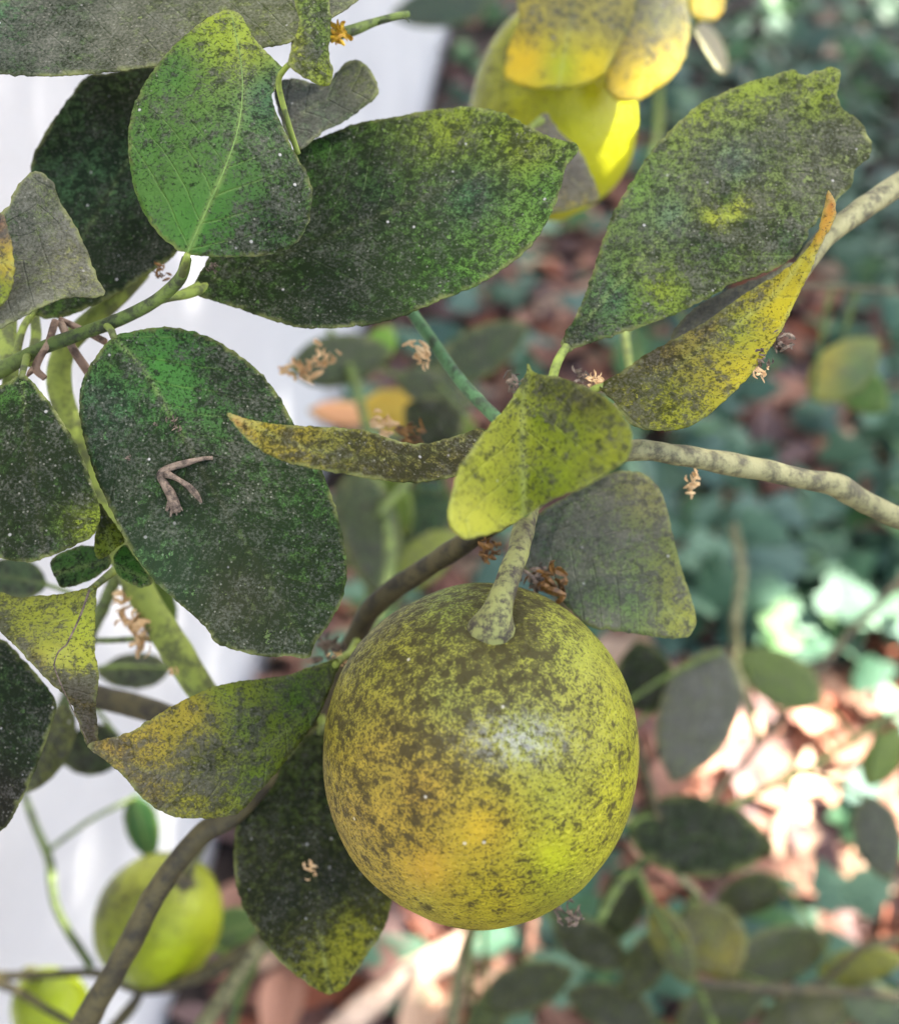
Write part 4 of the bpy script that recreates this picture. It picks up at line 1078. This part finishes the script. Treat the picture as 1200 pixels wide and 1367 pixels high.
# pale soft shoots at the left twig and dead twiglets
tube('shoot', [(12, 420, .268, 11), (10, 460, .264, 12), (14, 500, .258, 11), (10, 530, .254, 8)], M_shoot, tree, 5, 10, 0.05, seed=90)
tube('shoot', [(46, 420, .272, 7), (48, 450, .268, 7), (40, 486, .262, 6)], M_shoot, tree, 5, 10, 0.05, seed=91)
M_deadtwig = bark_material('dead_twig', s(176, 150, 124), s(140, 112, 90), s(96, 74, 58))
for pp in ([(74, 428, .252, 5), (64, 458, .249, 5), (48, 490, .247, 5), (60, 505, .247, 4)], [(80, 428, .253, 5), (98, 466, .252, 5.5), (122, 502, .254, 6)], [(80, 426, .254, 4), (105, 438, .253, 4.5), (140, 456, .250, 5)], [(48, 490, .247, 4.5), (40, 497, .247, 3.5), (36, 503, .247, 1.5)]):
    tube('dead_twiglet', pp, M_deadtwig, tree, 4, 9, 0.09, seed=92)


def crumple(name, px, py, d, size_px, mat, parent, seed, n=9, origin_label=None):
    """a dried, crumpled flower remnant: several small curled scales"""
    r = np.random.default_rng(seed)
    c = P(px, py, d)
    sz = size_px * d / FPX
    vs, fs = [], []
    n = n * 2
    for i in range(n):
        ax = Vector(r.normal(size=3)).normalized()
        bx = ax.orthogonal().normalized()
        cx_ = ax.cross(bx)
        o = c + Vector(r.normal(size=3)) * sz * 0.42
        L, Wd = sz * r.uniform(0.5, 1.1), sz * r.uniform(0.07, 0.20)
        k0 = len(vs)
        m_ = 5
        for q in range(m_):
            t = q / (m_ - 1)
            w = Wd * math.sin(math.pi * (0.12 + 0.8 * t))
            bend = cx_ * (math.sin(t * 2.4) * sz * 0.35)
            p = o + ax * (t - 0.4) * L + bend
            vs += [p - bx * w, p + cx_ * w * 0.6, p + bx * w]
        for q in range(m_ - 1):
            for e in range(2):
                a = k0 + q * 3 + e
                fs.append((a, a + 1, a + 4, a + 3))
    o = link_mesh(name, vs, fs, mat, parent, smooth=False)
    sd = o.modifiers.new('thickness', 'SOLIDIFY')
    sd.thickness = sz * 0.025
    return o


M_yellowscrap = plain_material('yellow_scrap', s(228, 190, 40), s(170, 120, 30), 300, 0.6, 0.5, 0.0006, 0.2)
M_amber = plain_material('amber_scrap', s(150, 106, 44), s(66, 44, 24), 300, 0.5, 0.5, 0.0006, 0.2)
for i, (x, y, d, z, m_) in enumerate([(400, 495, .30, 17, M_dry), (431, 478, .30, 14, M_dry), (563, 470, .275, 15, M_dry), (776, 505, .2475, 9, M_debris), (792, 508, .247, 9, M_dry), (166, 797, .30, 16, M_dry),
                                   (180, 828, .296, 20, M_dry), (190, 852, .30, 16, M_dry), (735, 775, .262, 22, M_amber), (716, 768, .262, 14, M_debris), (652, 728, .263, 16, M_amber), (928, 642, .262, 13, M_dry),
                                   (1014, 480, .238, 11, M_debris), (1016, 498, .238, 9, M_dry), (1040, 452, .241, 14, M_debris), (510, 566, .29, 16, M_dry), (545, 582, .29, 16, M_amber), (690, 512, .252, 12, M_debris), (453, 40, .256, 15, M_yellowscrap),
                                   (440, 868, .30, 18, M_debris), (212, 362, .262, 9, M_amber), (283, 357, .246, 6, M_debris), (235, 890, .30, 10, M_dry), (455, 878, .272, 9, M_dry), (760, 1222, .268, 15, M_debris)]):
    crumple('dried_flower', x, y, d, z * 1.3, m_, tree, 200 + i)

# withered scrap lying on the broad dark leaf
_, dep = LEAVES['broad_dark']


def on_leaf(pts, lift=0.0009):
    z = dep([(p[0], p[1]) for p in pts])
    return [(p[0], p[1], zz - lift - (p[3] if len(p) > 3 else 0), p[2] * 1.2) for p, zz in zip(pts, z)]


scrap = empty('withered_flower_stalk', P(232, 650, float(dep([(232, 650)])[0])))
tag(scrap, 'shrivelled forked brown flower stalk lying on the broad dark leaf', 'plant debris')
tube('stem', on_leaf([(284, 611, 2.0), (268, 613, 3.2), (248, 618, 4.0), (228, 624, 4.6), (214, 634, 6.0), (220, 648, 7.0), (228, 660, 6.5), (234, 674, 6.0), (236, 684, 4.0)]), M_debris, scrap, 3, 9, 0.4, seed=95)
tube('fork', on_leaf([(222, 632, 5.0), (238, 640, 5.0, .001), (252, 650, 4.4, .0016), (262, 660, 3.2, .0012), (269, 671, 1.0)]), M_debris, scrap, 3, 9, 0.4, seed=96)
for i, (x, y) in enumerate([(222, 682), (228, 690), (236, 688), (244, 682)]):
    tube('shred', on_leaf([(232, 662, 3.6), ((232 + x) / 2, (662 + y) / 2, 3.2), (x, y, 1.2)]), M_debris, scrap, 3, 7, 0.4, seed=97 + i)
for i, (x, y, z) in enumerate([(230, 563, 10), (172, 611, 6), (238, 572, 7), (208, 567, 5)]):
    zz = float(dep([(x, y)])[0])
    tag(crumple('dry_crumb', x, y, zz - 0.0006, z, M_debris, None, 300 + i, 4), 'tiny brown plant crumb stuck on the broad dark leaf', 'plant debris', 'crumbs on the broad dark leaf')
tag(crumple('dry_crumb', 412, 1160, float(LEAVES['below'][1]([(412, 1160)])[0]) - 0.001, 13, M_dry, None, 310, 6), 'pinkish brown crumb stuck on the dark hanging leaf', 'plant debris')

# ------------------------------------------------------------------ ground cover
def leaf_shape(kind, seed):
    """local unit leaf (length 1 along +x), returns verts, faces"""
    r = np.random.default_rng(seed)
    if kind == 'ivy':
        ol = [(0, 0), (-.12, .22), (.05, .46), (.30, .36), (.42, .40), (.62, .26), (.85, .10), (1, 0), (.85, -.10), (.62, -.26), (.42, -.40), (.30, -.36), (.05, -.46), (-.12, -.22)]
        v = [(0.38, 0, 0.04)] + [(x, y, -0.10 * y * y * 3 - 0.10 * max(0, x - .4) + 0.05 * r.normal()) for x, y in ol]
    else:
        ol = [(0, 0), (.12, .12), (.32, .22), (.55, .24), (.78, .16), (1, 0), (.78, -.16), (.55, -.24), (.32, -.22), (.12, -.12)]
        cu = r.uniform(0.4, 2.2)
        v = [(0.48, 0, 0.02)] + [(x, y * 0.9, cu * y * y * 2.0 + r.uniform(-.4, .5) * (x - .5) ** 2 + 0.03 * r.normal()) for x, y in ol]
    n = len(ol)
    f = [(0, 1 + i, 1 + (i + 1) % n) for i in range(n)]
    return np.array(v), f


def leaf_frames(p, L, tilt, r):
    a = r.uniform(0, 2 * math.pi)
    nn = Vector((r.normal() * tilt, r.normal() * tilt, 1)).normalized()
    ax = Vector((math.cos(a), math.sin(a), 0))
    ax = (ax - nn * ax.dot(nn)).normalized()
    return Matrix(((ax.x, nn.cross(ax).x, nn.x), (ax.y, nn.cross(ax).y, nn.y), (ax.z, nn.cross(ax).z, nn.z))) * L


def ivy_p(x, y):
    if x > 850 and y < 345: return 0.97
    if 560 < x <= 850 and y < 120: return 0.6
    if x > 865 and 640 < y < 880: return 0.88
    if 820 < x < 1000 and 330 <= y <= 640: return 0.62
    if x > 1120 and 330 <= y <= 640: return 0.35
    if x > 900 and 850 <= y < 1240: return 0.02
    if x > 780 and y >= 1200: return 0.16
    if 400 < x < 640 and 430 < y < 800: return 0.3
    return 0.1


IVY_T = [tuple(0.68 * c_ for c_ in q) for q in (
    s(78, 116, 84), s(60, 100, 72), s(96, 132, 100), s(52, 92, 56), s(88, 130, 70), s(70, 104, 86))]
DRY_T = [s(150, 112, 92), s(122, 84, 70), s(172, 128, 104), s(98, 70, 62), s(186, 150, 124), s(140, 84, 60), s(110, 88, 84)]
DRY_T = [tuple(min(0.6, 1.36 * c_) for c_ in q) for q in DRY_T]
M_ivyinst = [plain_material('ivy_leaf_%s' % nme, t, (t[0] * 1.5, t[1] * 1.4, t[2] * 1.5), 60, 0.6, 0.3, 0.001, 0.1) for nme, t in zip(('teal', 'deep', 'pale', 'green', 'fresh', 'grey'), IVY_T)]
M_dryinst = [plain_material('dry_leaf_%s' % nme, t, (t[0] * 0.55, t[1] * 0.5, t[2] * 0.5), 40, 0.8, 0.5, 0.001, 0.12) for nme, t in zip(('tan', 'brown', 'pink', 'umber', 'straw', 'rust', 'mauve'), DRY_T)]
M_ivy = plain_material('ivy_mass', (0.02, 0.05, 0.03), (0, 0, 0), 60, 0.6, 0.3, 0.001, 0.1, attr=True)
M_litter = plain_material('litter_mass', (0.03, 0.02, 0.015), (0, 0, 0), 40, 0.85, 0.5, 0.001, 0.1, attr=True)


def on_bed(p):
    return (p - W_A.to_2d()).dot(wnrm.to_2d()) < -0.04


r = np.random.default_rng(21)
ivy_list, dry_list = [], []
while len(ivy_list) < 2100 or len(dry_list) < 4600:
    p = Vector((r.uniform(-0.4, 2.2), r.uniform(0.1, 4.6)))
    if r.random() < 0.45:
        g = ground_at(r.uniform(350, 1260), r.uniform(-20, 1420))
        p = Vector((g.x, g.y))
    if not on_bed(p):
        continue
    x, y, d = to_px((p.x, p.y, 0.05))
    inview = -40 < x < 1240 and -40 < y < 1410
    pr = ivy_p(x, y) if inview else 0.45
    if r.random() < pr:
        if len(ivy_list) < 2100:
            ivy_list.append((p, x, y, d, inview, r.uniform(0.042, 0.068), ground_z(p.x, p.y) + r.uniform(0.02, 0.11)))
    elif len(dry_list) < 4600:
        dry_list.append((p, x, y, d, inview, r.uniform(0.045, 0.10), ground_z(p.x, p.y) + r.uniform(0.004, 0.03)))


def build_cover(lst, kind, limit, mats, tints, tilt, nshapes, mass_mat, mass_name, place):
    shapes = [leaf_shape(kind, 50 + i) for i in range(nshapes)]
    order = sorted(range(len(lst)), key=lambda i: -(lst[i][4] * lst[i][5] / lst[i][3]))
    # the ones that show largest, spread through the bed so that they sit on top
    single = set(order[:limit])
    meshes = {}
    mv, mf, mt = [], [], []
    for i, (p, x, y, d, iv, L, z) in enumerate(lst):
        sh = r.integers(nshapes)
        ti = r.integers(len(tints))
        v, f = shapes[sh]
        if i in single and iv:
            if (sh, ti) not in meshes:
                me = bpy.data.meshes.new(kind + '_leaf')
                me.from_pydata(v.tolist(), [], f)
                me.polygons.foreach_set('use_smooth', [True] * len(f))
                me.materials.append(mats[ti])
                meshes[(sh, ti)] = me
            place(meshes[(sh, ti)], Vector((p.x, p.y, z + 0.012)), leaf_frames(p, L, tilt, r), ti)
        else:
            R3 = np.array(leaf_frames(p, L, tilt, r))
            k0 = len(mv)
            mv += (v @ R3.T + np.array([p.x, p.y, z])).tolist()
            mf += [tuple(k0 + q for q in t) for t in f]
            mt += [tints[ti]] * len(v)
    return mv, mf, mt


ivy = empty('ivy_ground_cover', (0.75, 1.6, 0))
tag(ivy, 'low carpet of small green ivy leaves covering the bed', 'ivy')


def place_ivy(me, pos, R3, ti):
    o = bpy.data.objects.new('leaf', me)
    COL.objects.link(o)
    o.parent = ivy
    o.matrix_local = Matrix.Translation(pos - ivy.location) @ R3.to_4x4()


mv, mf, mt = build_cover(ivy_list, 'ivy', 290, M_ivyinst, IVY_T, 0.45, 5, M_ivy, 'foliage', place_ivy)
o = link_mesh('foliage', mv, mf, M_ivy, ivy, {'tint': np.array(mt)})
o['kind'] = 'stuff'
# trailing stems of the ivy
for i in range(14):
    x, y = r.uniform(0.25, 1.1), r.uniform(0.5, 2.6)
    a = r.uniform(0, 6.28)
    pth = []
    for q in range(6):
        pth.append((x, y, ground_z(x, y) + 0.02 + 0.02 * r.random(), 0.0016))
        a += r.normal() * 0.4
        x += 0.09 * math.cos(a)
        y += 0.09 * math.sin(a)
    tube('stem', pth, M_olive, ivy, 25, 6, 0.03, world=True, seed=150 + i)

DRY_LAB = {'tan': 'curled tan dead leaf lying on the litter', 'brown': 'curled mid-brown dead leaf lying on the litter', 'pink': 'pinkish dead leaf lying on the litter', 'umber': 'dark umber dead leaf lying on the litter',
           'straw': 'pale straw-coloured dead leaf lying on the litter', 'rust': 'rusty red-brown dead leaf lying on the litter', 'mauve': 'greyish mauve dead leaf lying on the litter'}
NM = list(DRY_LAB)


def place_dry(me, pos, R3, ti):
    o = bpy.data.objects.new('dead_leaf', me)
    COL.objects.link(o)
    o.matrix_local = Matrix.Translation(pos) @ R3.to_4x4()
    tag(o, DRY_LAB[NM[ti]], 'dead leaf', NM[ti] + ' dead leaves on the bed')


mv, mf, mt = build_cover(dry_list, 'dry', 240, M_dryinst, DRY_T, 0.20, 7, M_litter, 'leaf_litter', place_dry)
o = link_mesh('leaf_litter', mv, mf, M_litter, None, {'tint': np.array(mt)})
tag(o, 'brown and pinkish layer of dead leaf litter on the soil', 'leaf litter', kind='stuff')

# bleached stick lying on the litter in a sun fleck
M_stick = bark_material('bleached_stick', s(214, 188, 164), s(196, 168, 146), s(150, 124, 104), 60)
g0, g1, g2 = ground_at(400, 1430, 0.045), ground_at(520, 1322, 0.05), ground_at(634, 1258, 0.055)
st = tube('stick', [(g0.x - 0.02, g0.y - 0.02, 0.03, 0.012), (g0.x, g0.y, 0.045, 0.012), (g1.x, g1.y, 0.05, 0.0135), (g2.x, g2.y, 0.055, 0.014)], M_stick, None, 10, 12, 0.06, world=True, seed=180)
tag(st, 'thick sun-bleached pale stick lying on the litter under the largest lemon', 'stick')
